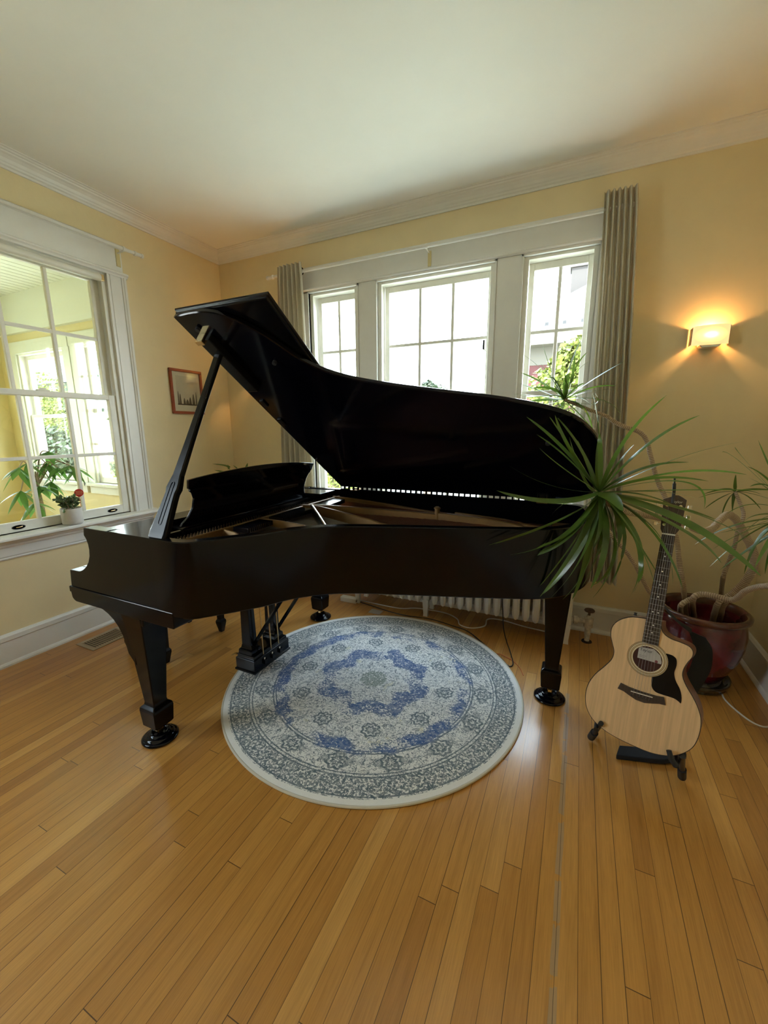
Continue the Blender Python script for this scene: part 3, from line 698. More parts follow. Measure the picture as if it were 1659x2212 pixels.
# power line seen in the left-hand back window
a_ = at(660, 727, 1, 6.0); b2_ = at(800, 660, 1, 6.0)
d_ = (b2_-a_); pts_ = [a_-d_*3+Vector((0, 0, 0.0)), a_, b2_, b2_+d_*3]
tag(MB().tube(pts_, 0.007, 6).build('power_line', 'cable'), 'thin black power line crossing the sky in the left-hand back window', 'cable')

# ================================================================== GRAND PIANO
ZT, ZB = 1.025, 0.705      # rim top and bottom
YN, YF = -2.09, -0.575     # near (treble) and far (bass) sides
PN = thing('grand_piano', 'black grand piano with its lid propped open, standing over the round rug', 'piano', (2.1, -1.33, 0))
curve = [(1.62, -2.092), (1.70, -2.094), (1.76, -2.090), (1.81, -2.073), (1.845, -2.037), (1.90, -1.972), (1.985, -1.862), (2.045, -1.752), (2.136, -1.656), (2.23, -1.596),
         (2.338, -1.550), (2.532, -1.482), (2.722, -1.418), (2.86, -1.368), (2.996, -1.316), (3.09, -1.262), (3.165, -1.180), (3.218, -1.075), (3.246, -0.96), (3.255, -0.85), (3.243, -0.72), (3.215, -0.625), (3.15, -0.580), (3.05, YF)]
cs = [(p_.x, p_.y) for p_ in spline([(a, b, 0) for a, b in curve], 5)]
outer = [(1.34, YN)] + cs + [(1.34, YF)]
def offset(pts, d):
    out_ = []
    for i, q in enumerate(pts):
        a = Vector(pts[max(i-1, 0)]); b = Vector(pts[min(i+1, len(pts)-1)]); t_ = (b-a).normalized(); n_ = Vector((-t_.y, t_.x))
        out_.append((q[0]+n_.x*d, q[1]+n_.y*d))
    return out_
inner = offset(outer, 0.045)
mb = MB()
rings = []
for i in range(len(outer)):
    (ox, oy), (ix, iy) = outer[i], inner[i]
    nx, ny = (ix-ox)/0.045*0.004, (iy-oy)/0.045*0.004
    rings.append([(ox, oy, ZB+0.004), (ox, oy, ZT-0.004), (ox+nx, oy+ny, ZT), (ix, iy, ZT), (ix, iy, ZB), (ox+nx, oy+ny, ZB)])
mb.loft(rings)
rim = keep(PN, mb.build('rim', 'lacquer', smooth=True, sharp=25))
ring = [[(a[0], a[1], 0.886), (a[0], a[1], 1.021), (b[0], b[1], 1.021), (b[0], b[1], 0.886)] for a, b in zip(offset(outer, 0.0448), offset(outer, 0.0468))]
keep(PN, MB().loft(ring).build('rim_glare_liner', mat('dull_black', (0.003, 0.003, 0.004), 1.0, spec=0.0)))  # matte liner added on the rim's inner face to kill its reflection
# cheek (arm) profile with the scooped front, both sides
armp = [(1.183, 1.029), (1.177, 0.990), (1.190, 0.974), (1.199, 0.950), (1.201, 0.925), (1.196, 0.895), (1.181, 0.865), (1.160, 0.842), (1.135, 0.824), (1.112, 0.812), (1.095, 0.808),
        (1.023, 0.806), (1.014, 0.724), (1.36, 0.724), (1.36, 1.025)]
armp = [(a, min(b, ZT)) for a, b in armp]
for y0_, y1_ in ((YN, YN+0.055), (YF-0.055, YF)):
    keep(PN, MB().prism(armp, 1, y0_, y1_).build('cheek', 'lacquer', bevel=0.003))
# key bed with stepped moulding
keyp = [(1.004, 0.724), (1.004, 0.697), (1.014, 0.695), (1.018, 0.669), (1.030, 0.658), (1.045, 0.652), (1.715, 0.652), (1.72, 0.66), (1.72, 0.724)]
keep(PN, MB().prism(keyp, 1, YN-0.006, YF+0.006).build('key_bed', 'lacquer', bevel=0.003))
# key blocks, key slip, keys, fallboard
for ka in (YN+0.055, YF-0.15): keep(PN, MBx(1.02, 1.20, ka, ka+0.095, 0.724, 0.806).build('key_block', 'lacquer', bevel=0.004))
keep(PN, MB().box(1.014, 1.035, YN+0.15, YF-0.15, 0.724, 0.765).build('key_slip', 'lacquer', bevel=0.003))
kw = (YF-0.15-(YN+0.15))/52
wk = MB(); bk_ = MB()
for i in range(52):
    wk.box(1.037, 1.19, YN+0.15+kw*i+0.0006, YN+0.15+kw*(i+1)-0.0006, 0.74, 0.782)
    if (i % 7) not in (2, 6): bk_.box(1.09, 1.19, YN+0.15+kw*(i+1)-0.005, YN+0.15+kw*(i+1)+0.005, 0.782, 0.794)
tag(keep(PN, wk.build('white_keys', 'ivory')), kind='stuff'); tag(keep(PN, bk_.build('black_keys', 'satin_black')), kind='stuff')
keep(PN, MB().prism([(1.185, 0.79), (1.20, 0.79), (1.255, 0.985), (1.243, 0.995), (1.232, 0.990)], 1, YN+0.056, YF-0.056).build('fallboard', 'lacquer_gloss'))
# flat shelf in front of / under the music desk
shp = [(1.255, YN+0.055), (1.30, YN+0.056), (1.585, YN+0.056), (1.585, YN+0.095), (1.40, YN+0.20), (1.385, YN+0.28), (1.385, YF-0.25), (1.59, YF-0.25), (1.585, YF-0.055), (1.24, YF-0.055)]
keep(PN, MB().prism(shp, 2, 1.000, 1.019).build('desk_shelf', 'lacquer', bevel=0.002))
keep(PN, MB().box(1.385, 1.50, -1.83, -0.83, 0.975, 0.990).build('desk_rail', 'lacquer'))
keep(PN, MB().box(1.495, 1.515, YN+0.06, YF-0.06, 0.955, 0.992).build('stretcher_bar', 'lacquer'))
# music desk: leaning board, arched top, concave ends
yc = (-1.82-0.85)/2; hw = 0.492; outl = []
def desk_pt(u, v):    # u across (0..1 of half width), v height 0..1
    return u, v
L_ = [(-0.93, 0.0), (-1.00, 0.03), (-0.985, 0.10), (-0.93, 0.22), (-0.90, 0.40), (-0.905, 0.60), (-0.935, 0.72), (-0.965, 0.76), (-0.965, 0.80), (-0.985, 0.82), (-1.0, 1.0)]
top_ = [(-1+2*i/14, 1.0+0.14*(1-(-1+2*i/14)**2)) for i in range(1, 14)]
prof = L_+top_+[(-a, b) for a, b in reversed(L_)]
z0_, H_ = 0.992, 0.235
def D(u, v, t_):
    y_ = yc+u*hw; z_ = z0_+v*H_; x_ = 1.462+0.085*v+0.03*(1-u*u)*0.6+t_
    return (x_, y_, z_)
mb = MB(); mb.loft([[D(u, v, 0) for u, v in prof], [D(u, v, 0.014) for u, v in prof]])
desk = keep(PN, mb.build('music_desk', 'lacquer_gloss', bevel=0.002))
# --- cast iron plate
pl = keep(PN, MB().prism([(a, b) for a, b in [(1.545, YN+0.05)]+offset(cs, 0.05)[4:]+[(1.545, YF-0.05)]], 2, 0.888, 0.894).build('iron_plate', 'gold'))
sb = keep(PN, MB().prism([(a, b) for a, b in [(1.62, YN+0.05)]+offset(cs, 0.052)[6:]+[(1.62, YF-0.05)]], 2, 0.8975, 0.900).build('soundboard', 'soundboard'))
# tuning-pin field
pb = MB(); pb.box(1.515, 1.60, YN+0.05, YF-0.05, 0.894, 0.948)
pb.prism([(1.60, 0.93), (1.612, 0.935), (1.625, 0.978), (1.617, 0.982), (1.60, 0.955)], 1, YN+0.075, YF-0.05)
keep(PN, pb.build('pin_block', 'gold', bevel=0.002))
mb = MB(); rr = random.Random(2)
for i in range(74):
    yy_ = YN+0.09+i*(YF-YN-0.17)/74
    for j in range(3):
        x_ = 1.528+0.02*j+rr.uniform(-.002, .002); mb.tube([(x_, yy_, 0.948), (x_+0.001, yy_, 0.973)], 0.0042, 6)
tag(keep(PN, mb.build('tuning_pins', 'chrome')), kind='stuff')
# struts (webs) of the plate
def web(name, pts, z0w, zt, th, m_='gold'):
    mb_ = MB(); ring = []
    for i, (x_, y_) in enumerate(pts):
        a = Vector(pts[max(i-1, 0)]); b = Vector(pts[min(i+1, len(pts)-1)]); t_ = (b-a).normalized(); n_ = Vector((-t_.y, t_.x))*th/2
        z_ = zt[i]
        ring.append([(x_-n_.x*1.6, y_-n_.y*1.6, z0w), (x_-n_.x, y_-n_.y, z_-0.004), (x_-n_.x*0.5, y_-n_.y*0.5, z_), (x_+n_.x*0.5, y_+n_.y*0.5, z_), (x_+n_.x, y_+n_.y, z_-0.004), (x_+n_.x*1.6, y_+n_.y*1.6, z0w)])
    mb_.loft(ring)
    return keep(PN, mb_.build(name, m_, smooth=True, sharp=40))
web('strut', [(1.60, -1.705), (1.70, -1.715), (1.83, -1.75)], 0.895, [0.978, 0.972, 0.945], 0.014)
web('strut', [(1.60, -1.445), (1.75, -1.44), (1.90, -1.436), (1.985, -1.50)], 0.895, [0.978, 0.976, 0.965, 0.935], 0.014)
web('strut', [(1.60, -1.05), (1.75, -1.09), (1.95, -1.165), (2.20, -1.26), (2.34, -1.315), (2.40, -1.36), (2.43, -1.40)], 0.895, [0.985, 0.995, 0.992, 0.985, 0.975, 0.955, 0.915], 0.020)
web('strut', [(1.60, -1.04), (1.78, -1.03), (2.05, -1.00), (2.30, -0.975), (2.46, -0.962)], 0.915, [0.985, 0.992, 0.990, 0.985, 0.982], 0.030)
web('strut', [(2.46, -0.962), (2.62, -0.97), (2.80, -0.98), (2.92, -0.99), (2.975, -1.02), (3.02, -1.08)], 0.900, [0.990, 0.985, 0.978, 0.965, 0.935, 0.905], 0.022)
web('strut', [(1.60, -0.68), (1.80, -0.70), (2.10, -0.745), (2.40, -0.80), (2.52, -0.83)], 0.895, [0.985, 0.982, 0.970, 0.955, 0.930], 0.018)
web('strut', [(2.50, -0.72), (2.80, -0.80), (3.05, -0.92), (3.12, -1.0)], 0.895, [0.950, 0.950, 0.942, 0.925], 0.022)
web('strut', [(1.69, -1.07), (1.88, -1.28), (2.04, -1.455)], 0.955, [0.995, 0.992, 0.985], 0.020, 'steel')
for (x_, y_, zt_) in ((2.46, -0.962, 1.018), (2.47, -1.425, 0.955)):
    nb = keep(PN, MB().lathe([(0, 0.90), (0.022, 0.90), (0.018, 0.96), (0.014, zt_-0.022), (0.014, zt_-0.010), (0.019, zt_-0.008), (0.019, zt_-0.003), (0.010, zt_+0.004), (0, zt_+0.006)], (x_, y_, 0), 16).build('plate_bolt', 'gold', smooth=True))
# inner rim shelf of plate along the curve
ring = []
i1, i2 = offset(cs, 0.046), offset(cs, 0.095)
for (a, b) in zip(i1[6:], i2[6:]): ring.append([(a[0], a[1], 0.900), (a[0], a[1], 0.916), (b[0], b[1], 0.910), (b[0], b[1], 0.900)])
keep(PN, MB().loft(ring).build('hitch_rail', 'gold'))
# strings
sg_ = MB(); cg_ = MB()
def curve_y(x_):
    for a, b in zip(cs, cs[1:]):
        if a[0] <= x_ <= b[0] and b[0] > a[0]: return a[1]+(b[1]-a[1])*(x_-a[0])/(b[0]-a[0])
    return -2.09
for i in range(120):
    ys = YN+0.12+i*(YF-0.95+0.1-YN-0.12+0.20)/120
    ys = -1.97+i*0.0095
    if ys > -0.85: break
    # run towards the hitch rail
    x_ = 1.62; dy = 0.02
    xe = None
    for s_ in range(1, 90):
        xx = 1.62+0.018*s_
        if ys-0.06*(xx-1.62) < curve_y(xx)+0.11: xe = xx; break
        xe = xx
    xe = min(xe, 3.10)
    sg_.tube([(1.56, ys, 0.958), (1.62, ys, 0.942), (xe-0.05, ys-0.06*(xe-1.62), 0.928), (xe, ys-0.06*(xe-1.6), 0.912)], 0.0012, 4)
for i in range(34):
    ys = -1.02+i*0.0115
    cg_.tube([(1.56, ys, 0.965), (1.62, ys, 0.956), (2.5+i*0.012, ys-0.30+i*0.003, 0.948), (2.60+i*0.012, ys-0.33+i*0.003, 0.915)], 0.0022, 5)
tag(keep(PN, sg_.build('steel_strings', 'string_steel')), kind='stuff'); tag(keep(PN, cg_.build('wound_strings', 'copper_string')), kind='stuff')
# bridges
keep(PN, MB().tube(spline([(1.85, -1.88, 0.912), (1.98, -1.62, 0.912), (2.15, -1.45, 0.912), (2.45, -1.30, 0.912), (2.8, -1.17, 0.912)]), 0.014, 6).build('bridge', 'soundboard', smooth=True))
# dampers: three runs of small black heads
def dampers(y0_, y1_, n, x0_, x1_):
    for i in range(n):
        t_ = (i+0.5)/n; y_ = y0_+(y1_-y0_)*t_; x_ = x0_+(x1_-x0_)*t_
        keep(PN, MB().box(x_-0.048, x_+0.045, y_-0.0028, y_+0.0028, 0.960, 0.984).build('damper', 'damper'))
dampers(-1.68, -1.48, 14, 1.70, 1.69); dampers(-1.42, -1.12, 22, 1.70, 1.69); dampers(-1.00, -0.76, 16, 1.72, 1.70)
# rails with screws at the hinge side, hinge
for hx in (1.735, 2.98):
    hg = keep(PN, MB().box(hx-0.03, hx+0.03, YF-0.0465, YF-0.045, 0.985, ZT+0.001).box(hx-0.03, hx+0.03, YF-0.0465, YF-0.012, ZT, ZT+0.003).tube([(hx-0.03, YF-0.010, ZT+0.006), (hx+0.03, YF-0.010, ZT+0.006)], 0.006, 10).build('hinge', 'brass'))
keep(PN, MB().box(1.62, 3.05, -0.6215, -0.577, ZT-0.001, ZT+0.0012).build('rim_glare_strip', bpy.data.materials['dull_black']))  # matte strip added over the rim top to absorb window light
kn = MB()
for i in range(39):
    xk = 1.640+i*0.0365; kn.box(xk, xk+0.007, -0.600, -0.582, ZT+0.001, 1.043)
tag(keep(PN, kn.build('hinge_knuckles', bpy.data.materials['dull_black'])), kind='stuff')
# --- lid
AL = math.radians(34); HY, HZ = -0.585, 1.040
ud = Vector((0, -math.cos(AL), math.sin(AL))); un = Vector((0, math.sin(AL), math.cos(AL)))
def LP(x_, w_, n_=0.0): return Vector((x_, HY, HZ))+ud*w_+un*n_
lidc = [(1.605, 1.536), (1.64, 1.541), (1.71, 1.544), (1.77, 1.540), (1.82, 1.527), (1.862, 1.503), (1.90, 1.473), (1.95, 1.415), (1.988, 1.360), (2.037, 1.268), (2.089, 1.205), (2.14, 1.162), (2.238, 1.108), (2.411, 1.049), (2.604, 0.997),
        (2.807, 0.946), (2.949, 0.900), (3.053, 0.853), (3.122, 0.804), (3.180, 0.728), (3.220, 0.640), (3.250, 0.507), (3.262, 0.340), (3.250, 0.18), (3.22, 0.06), (3.17, 0.01)]
lc = [(p_.x, p_.y) for p_ in spline([(a, b, 0) for a, b in lidc], 5)]
lo = [(1.61, 0.0)]+lc+[(3.10, 0.0)]
cenx, cenw = 2.3, 0.6
def shrink(pts, d):
    # inset approx along normals
    n_ = len(pts); o_ = []
    for i, q in enumerate(pts):
        a = Vector(pts[i-1]); b = Vector(pts[(i+1) % n_]); t_ = (b-a).normalized(); nn = Vector((t_.y, -t_.x))
        o_.append((q[0]+nn.x*d, q[1]+nn.y*d))
    return o_
ls_ = shrink(lo, 0.004)
mb = MB(); mb.loft([[LP(a, b, 0.0) for a, b in ls_], [LP(a, b, 0.004) for a, b in lo], [LP(a, b, 0.018) for a, b in lo], [LP(a, b, 0.022) for a, b in ls_]])
lid = keep(PN, mb.build('lid', 'lacquer_gloss', smooth=True, sharp=25)); lid['label'] = 'raised lid with a long curved edge'
# folded front flap lying on top of the raised lid
fw = 0.47
fl_ = [(1.605, -0.0), (2.072, -0.0), (2.072, 1.530), (1.605, 1.530)]
mb = MB()
edge = [(0, 0.024), (0.004, 0.026), (0.006, 0.030), (0.003, 0.034), (0.010, 0.038), (0.012, 0.046), (0.006, 0.052), (0, 0.053)]
mb.loft([[LP(a+(sx_*e), b+(sy_*e), n_) for (a, b, sx_, sy_) in ((1.605, 0.0, -1, -1), (2.072, 0.0, 1, -1), (2.072, 1.530, 1, 1), (1.605, 1.530, -1, 1))] for e, n_ in edge])
keep(PN, mb.build('lid_front_flap', 'lacquer', bevel=0.001))
# hinge blocks / rubber buffers / battens on the underside
for (x_, w_) in ((1.68, 1.47), (1.92, 1.25), (1.64, 0.40), (3.02, 0.62)):
    keep(PN, MB().loft([[LP(x_+0.010*math.cos(2*PI*i/12), w_+0.010*math.sin(2*PI*i/12), n_) for i in range(12)] for n_ in (-0.014, 0.0)]).build('lid_buffer', 'rubber', smooth=True, sharp=50))
mb = MB(); mb.loft([[LP(a, b, n_) for a, b in ((1.655, 1.10), (1.72, 1.10), (1.72, 1.435), (1.655, 1.435))] for n_ in (0.0, -0.032)])
keep(PN, mb.build('prop_block', 'satin_black', bevel=0.003))
for (w0, w1) in ((0.95, 1.0), (0.78, 0.84)):
    mb = MB(); mb.loft([[LP(a, b, n_) for a, b in ((1.635, w0), (1.66, w0), (1.66, w1), (1.635, w1))] for n_ in (0.0, -0.008)])
    keep(PN, mb.build('lid_latch', 'satin_black', bevel=0.002))
mb = MB(); mb.loft([[LP(1.672+a, 1.43+b, n_) for a, b in ((-0.02, -0.01), (0.02, -0.01), (0.02, 0.012), (-0.02, 0.012))] for n_ in (0.0, -0.045)])
keep(PN, mb.build('prop_catch', 'brass', bevel=0.002))
# --- lid prop: wide tapered foot with routed slot, slender upper part
pb_ = Vector((1.635, YN+0.028, ZT-0.01)); pt_ = LP(1.690, 1.345, -0.03)
ax_ = (pt_-pb_).normalized(); sd_ = Vector((1, 0, 0)); sd_ = (sd_-ax_*sd_.dot(ax_)).normalized(); fr_ = ax_.cross(sd_).normalized()
Lp = (pt_-pb_).length
stn = [(0, .050, .020), (0.03, .053, .021), (0.10, .046, .021), (0.20, .036, .021), (0.235, .034, .021), (0.26, .040, .021), (0.285, .036, .020), (0.33, .026, .018), (0.5, .022, .016), (0.8, .018, .015), (1.0, .020, .014)]
stn = [(t_, w_*0.95, d_) for t_, w_, d_ in stn]
mb = MB(); mb.loft([[pb_+ax_*Lp*t_+sd_*w_*a+fr_*d_*b*0.7 for a, b in ((-1, -.7), (-.8, -1), (.8, -1), (1, -.7), (1, .7), (.8, 1), (-.8, 1), (-1, .7))] for t_, w_, d_ in stn])
prop = keep(PN, mb.build('lid_prop', 'satin_black', bevel=0.0015))
cfront = (CAMP-pb_).normalized(); sgn_ = 1 if fr_.dot(cfront) > 0 else -1
slot = []
for i in range(24):
    a = 2*PI*i/24; u_, v_ = 0.011*math.cos(a), 0.011*math.sin(a)+(0.082 if math.sin(a) > 0 else -0.082)
    slot.append((u_, v_))
mb = MB(); n = 24; rings_ = []
for k_, dn in ((1.0, 0.0150), (1.0, 0.0168), (0.7, 0.0168), (0.7, 0.0150)):
    rings_.append([pb_+ax_*(0.15+ (v_ if k_ == 1 else (v_-math.copysign(0.0033, v_))))+sd_*u_*k_+fr_*sgn_*dn for u_, v_ in slot])
mb.loft(rings_+[rings_[0]], cap=False)
kp = mb.build('slot_moulding', 'satin_black', smooth=True); kp.parent = prop
# --- legs
def leg(x_, y_, top, arm):
    ss = [(0.075, .040), (0.085, .047), (0.165, .052), (0.180, .050), (0.192, .036), (0.205, .034), (0.60, .060), (top, .066)]
    mb_ = MB(); mb_.loft([[(x_+w_*a, y_+w_*b, z_) for a, b in ((-1, -1), (1, -1), (1, 1), (-1, 1))] for z_, w_ in ss])
    mb_.box(x_-0.078, x_+0.078, y_-0.062, y_+0.062, top-0.035, top)
    L1 = keep(PN, mb_.build('leg', 'lacquer', bevel=0.004))
    c_ = MB()
    c_.tube([(x_, y_, 0.075), (x_, y_, 0.058)], 0.012, 12); c_.box(x_-0.012, x_-0.009, y_-0.012, y_+0.012, 0.035, 0.066).box(x_+0.009, x_+0.012, y_-0.012, y_+0.012, 0.035, 0.066)
    cs_ = c_.build('caster', 'brass', L1, smooth=True, sharp=40); cs_.matrix_parent_inverse = Matrix.Identity(4)
    wv_ = MB().tube([(x_-0.008, y_, 0.043), (x_+0.008, y_, 0.043)], 0.019, 20).build('caster_wheel', 'brass', L1, smooth=True, sharp=40)
    if arm:
        # scooped bracket running forward under the key bed
        pts = [(x_-0.02, 0.652)]
        top_l = 1.165
        pf = [(1.165, 0.652), (1.172, 0.642), (1.215, 0.636), (1.25, 0.622), (1.285, 0.600), (1.315, 0.570), (1.338, 0.532), (1.352, 0.49), (1.362, 0.45), (x_-0.03, 0.40), (x_, 0.652)]
        mb2 = MB().prism(pf, 1, y_-0.050, y_+0.050)
        bo = mb2.build('leg_bracket', 'lacquer', L1, bevel=0.003)
    return L1
LEGS = [(1.437, -2.028, 0.652, True), (1.420, -0.630, 0.652, True), (3.112, -0.930, 0.705, False)]
for a_ in LEGS: leg(*a_)
# leg side panels: arch recess on the near leg's tail face
# lyre
lx, ly = 1.505, -1.372
mb = MB()
mb.loft([[(lx+a*w_*0.5, ly+b*h_*0.5, z_) for a, b in ((-1, -1), (1, -1), (1, 1), (-1, 1))] for z_, w_, h_ in ((0.070, .145, .315), (0.076, .152, .322), (0.084, .152, .322), (0.087, .140, .308), (0.150, .140, .308), (0.156, .124, .292), (0.172, .122, .290), (0.178, .100, .270))])
LB = keep(PN, mb.build('lyre', 'lacquer', bevel=0.002))
for s_ in (-1, 1):
    yy_ = ly+s_*0.100
    mb = MB(); mb.loft([[(lx-0.008+a*w_, yy_+b*h_, z_) for a, b in ((-1, -1), (1, -1), (1, 1), (-1, 1))] for z_, w_, h_ in ((0.172, .050, .042), (0.198, .048, .040), (0.204, .040, .030), (0.225, .034, .026), (0.60, .028, .022), (0.652, .028, .022))])
    mb.build('lyre_post', 'lacquer', LB, bevel=0.003)
MB().box(lx-0.05, lx+0.05, ly-0.16, ly+0.16, 0.635, 0.704).build('lyre_head', 'lacquer', LB, bevel=0.003)
for s_ in (-1, 1):
    MB().tube([(lx+0.02, ly+s_*0.10, 0.215), (lx+0.36, ly+s_*0.10, 0.70)], 0.011, 4).build('lyre_brace', 'lacquer', LB)
for k_ in (-1, 0, 1):
    yy_ = ly+k_*0.068
    MB().tube([(lx+0.062, yy_, 0.13), (lx+0.058, yy_, 0.42), (lx+0.055, yy_, 0.70)], 0.0038, 8).build('pedal_rod', 'brass', LB, smooth=True)
    MB().tube([(lx+0.0625, yy_, 0.112), (lx+0.062, yy_, 0.134)], 0.010, 8).build('rod_nut', 'ivory', LB, smooth=True)
    MB().box(lx+0.068, lx+0.082, yy_-0.012, yy_+0.012, 0.100, 0.125).build('pedal_slot', 'lacquer_gloss', LB)
    mb = MB(); pp = spline([(lx-0.05, yy_, 0.118), (lx-0.10, yy_, 0.116), (lx-0.15, yy_, 0.108), (lx-0.185, yy_, 0.090)], 4)
    mb.loft([[(q.x, q.y-w_, q.z), (q.x, q.y, q.z+0.005), (q.x, q.y+w_, q.z), (q.x, q.y, q.z-0.006)] for q, w_ in zip(pp, [0.008+0.012*i/(len(pp)-1) for i in range(len(pp))])])
    mb.build('pedal', 'brass', LB, smooth=True, sharp=60)
# underside beams
mb = MB()
for (a, b) in (((1.75, -1.95), (2.35, -1.05)), ((1.75, -0.75), (2.6, -1.0)), ((1.75, -1.33), (3.0, -0.95)), ((1.75, -1.6), (2.2, -1.1))):
    a, b = Vector((*a, 0.76)), Vector((*b, 0.76)); t_ = (b-a).normalized(); n_ = Vector((-t_.y, t_.x, 0))*0.045
    mb.loft([[a-n_+Vector((0, 0, -.05)), a+n_+Vector((0, 0, -.05)), a+n_+Vector((0, 0, .12)), a-n_+Vector((0, 0, .12))], [b-n_+Vector((0, 0, -.05)), b+n_+Vector((0, 0, -.05)), b+n_+Vector((0, 0, .12)), b-n_+Vector((0, 0, .12))]])
keep(PN, mb.build('beam', 'satin_black'))
# caster cups: one thing per leg
labs = ['round black caster cup under the near front piano leg at the left of the rug', 'round black caster cup under the far front piano leg behind the rug', 'round black caster cup under the piano tail leg at the right of the rug']
for (x_, y_, _, _), lb_ in zip(LEGS, labs):
    c_ = MB().lathe([(0, 0), (0.074, 0), (0.080, 0.004), (0.081, 0.010), (0.072, 0.016), (0.066, 0.015), (0.062, 0.022), (0.054, 0.027), (0.049, 0.026), (0.044, 0.034), (0.038, 0.038), (0.033, 0.036), (0.030, 0.024), (0, 0.023)], (0, 0, 0), 48).build('caster_cup', 'lacquer_gloss', smooth=True, loc=(x_, y_, 0), sharp=70)
    tag(c_, lb_, 'caster cup', 'caster cups under the piano legs')
# piano bench behind the keyboard (legs show under the piano)
BN = thing('piano_bench', 'black piano bench on the keyboard side, its slim legs showing under the piano', 'bench', (0.70, -1.35, 0))
keep(BN, MB().box(0.50, 0.92, -1.62, -1.08, 0.44, 0.50).build('seat', 'satin_black', bevel=0.012))
keep(BN, MB().box(0.52, 0.90, -1.60, -1.10, 0.37, 0.44).build('apron', 'satin_black'))
for (x_, y_) in ((0.545, -1.575), (0.545, -1.122), (0.885, -1.575), (0.885, -1.122)):
    ss = [(0, .014), (0.02, .017), (0.07, .026), (0.085, .026), (0.10, .018), (0.30, .022), (0.40, .026)]
    keep(BN, MB().loft([[(x_+w_*a, y_+w_*b, z_) for a, b in ((-1, -1), (1, -1), (1, 1), (-1, 1))] for z_, w_ in ss]).build('leg', 'satin_black', bevel=0.002))

# ================================================================== RUG
def rug():
    o = MB().lathe([(0, 0), (RUGR-0.01, 0), (RUGR-0.004, 0.003), (RUGR-0.006, 0.0105), (RUGR-0.012, 0.012), (0.4, 0.012), (0, 0.012)], (0, 0, 0), 128).build('round_rug', 'rug', smooth=True, loc=(RUGC[0], RUGC[1], 0))
    tag(o, 'round cream rug with a faded blue medallion on the oak floor under the piano', 'rug')
    MB().tube([(RUGR*0.9965*math.cos(2*PI*i/128), RUGR*0.9965*math.sin(2*PI*i/128), 0.0065) for i in range(129)], 0.0062, 8, cap=False).build('binding', 'rug_edge', o, smooth=True)
rug()

# ================================================================== CURTAINS AND RODS
def rod(name, label, axis, a0, a1, off, z, bracket, ring_at, plates):
    R_ = thing(name, label, 'curtain rod', (off, a0, z) if axis == 0 else (a0, off, z))
    def P_(u, dz=0, doff=0): return (off+doff, u, z+dz) if axis == 0 else (u, off+doff, z+dz)
    keep(R_, MB().tube([P_(a0), P_(a1)], 0.0115, 16).build('pole', 'white_plastic', smooth=True))
    for e, d in ((a0, -1), (a1, 1)):
        keep(R_, MB().tube([P_(e+d*q) for q in (-0.005, 0.0, 0.012, 0.014, 0.050, 0.052, 0.066, 0.068)], [0.0115, 0.0165, 0.0165, 0.0125, 0.0125, 0.0155, 0.0155, 0.008], 16).build('finial', 'white_plastic', smooth=True, sharp=40))
    for u in bracket:
        s_ = 1 if axis == 0 else -1
        keep(R_, MB().tube([P_(u, -0.014), P_(u, -0.018, -off+s_*0.026)], 0.005, 6).build('bracket', 'sash'))
        q = P_(u, 0, -off+s_*0.030)
        mb_ = MB()
        if axis == 0: mb_.box(0.026, 0.033, u-0.014, u+0.014, z-0.105, z+0.01)
        else: mb_.box(u-0.012, u+0.012, -0.031, -0.024, z-0.105, z-0.005)
        keep(R_, mb_.build('bracket_plate', 'sun_wall'))
        keep(R_, MB().tube([P_(u-0.008), P_(u+0.008)], 0.0165, 16).build('bracket_ring', 'white_plastic', smooth=True, sharp=40))
    return R_
rod('curtain_rod', 'white curtain rod with stepped finial above the left window', 0, -2.28, -0.905, 0.10, 2.713, [-0.985], [], [])
rod('curtain_rod', 'long white curtain rod over the triple back window', 1, 0.705, 3.262, -0.10, 2.706, [2.064], [], [])
def curtain(label, T, Bq, z1, z0, n, amp_t, amp_b, seed, open_left=0.0):
    """T,Bq = (x0,x1) at top/bottom"""
    rr = random.Random(seed); nx, nz = n*12, 26; ph = [rr.uniform(-0.25, 0.25) for _ in range(n+2)]; am = [rr.uniform(0.75, 1.15) for _ in range(n+2)]
    mb_ = MB(); vs = []
    for side in (0, 1):
        for j in range(nz+1):
            t_ = j/nz; z_ = z1+(z0-z1)*t_; xa = T[0]+(Bq[0]-T[0])*t_**0.8; xb = T[1]+(Bq[1]-T[1])*t_**0.8; am_ = amp_t+(amp_b-amp_t)*t_
            for i in range(nx+1):
                u = i/nx; k_ = int(u*n); w_ = math.sin(2*PI*(u*n+ph[k_]*t_*0.6))
                w_ = w_*(1.25-0.25*w_*w_)
                x_ = xa+(xb-xa)*u+0.006*math.sin(7*u+3*t_+seed)*t_
                y_ = -0.122+am_*am[k_]*w_*(0.95+0.05*math.sin(9*t_+k_))
                mb_.v.append((x_, y_+(0.002 if side else 0), z_))
    N = (nx+1)*(nz+1)
    for j in range(nz):
        for i in range(nx):
            a = j*(nx+1)+i; mb_.f.append((a, a+1, a+nx+2, a+nx+1)); mb_.f.append((N+a, N+a+nx+1, N+a+nx+2, N+a+1))
    for j in range(nz):
        for i in (0, nx):
            a = j*(nx+1)+i; mb_.f.append((a, a+nx+1, N+a+nx+1, N+a))
    for i in range(nx):
        for j in (0, nz):
            a = j*(nx+1)+i; mb_.f.append((a, a+1, N+a+1, N+a))
    o = mb_.build('curtain', 'curtain', smooth=True, sharp=60)
    tag(o, label, 'curtain'); return o
cl_ = curtain('beige pleated curtain gathered at the left end of the back window', (0.770, 1.010), (0.700, 1.075), 2.766, 0.42, 6, 0.022, 0.034, 3)
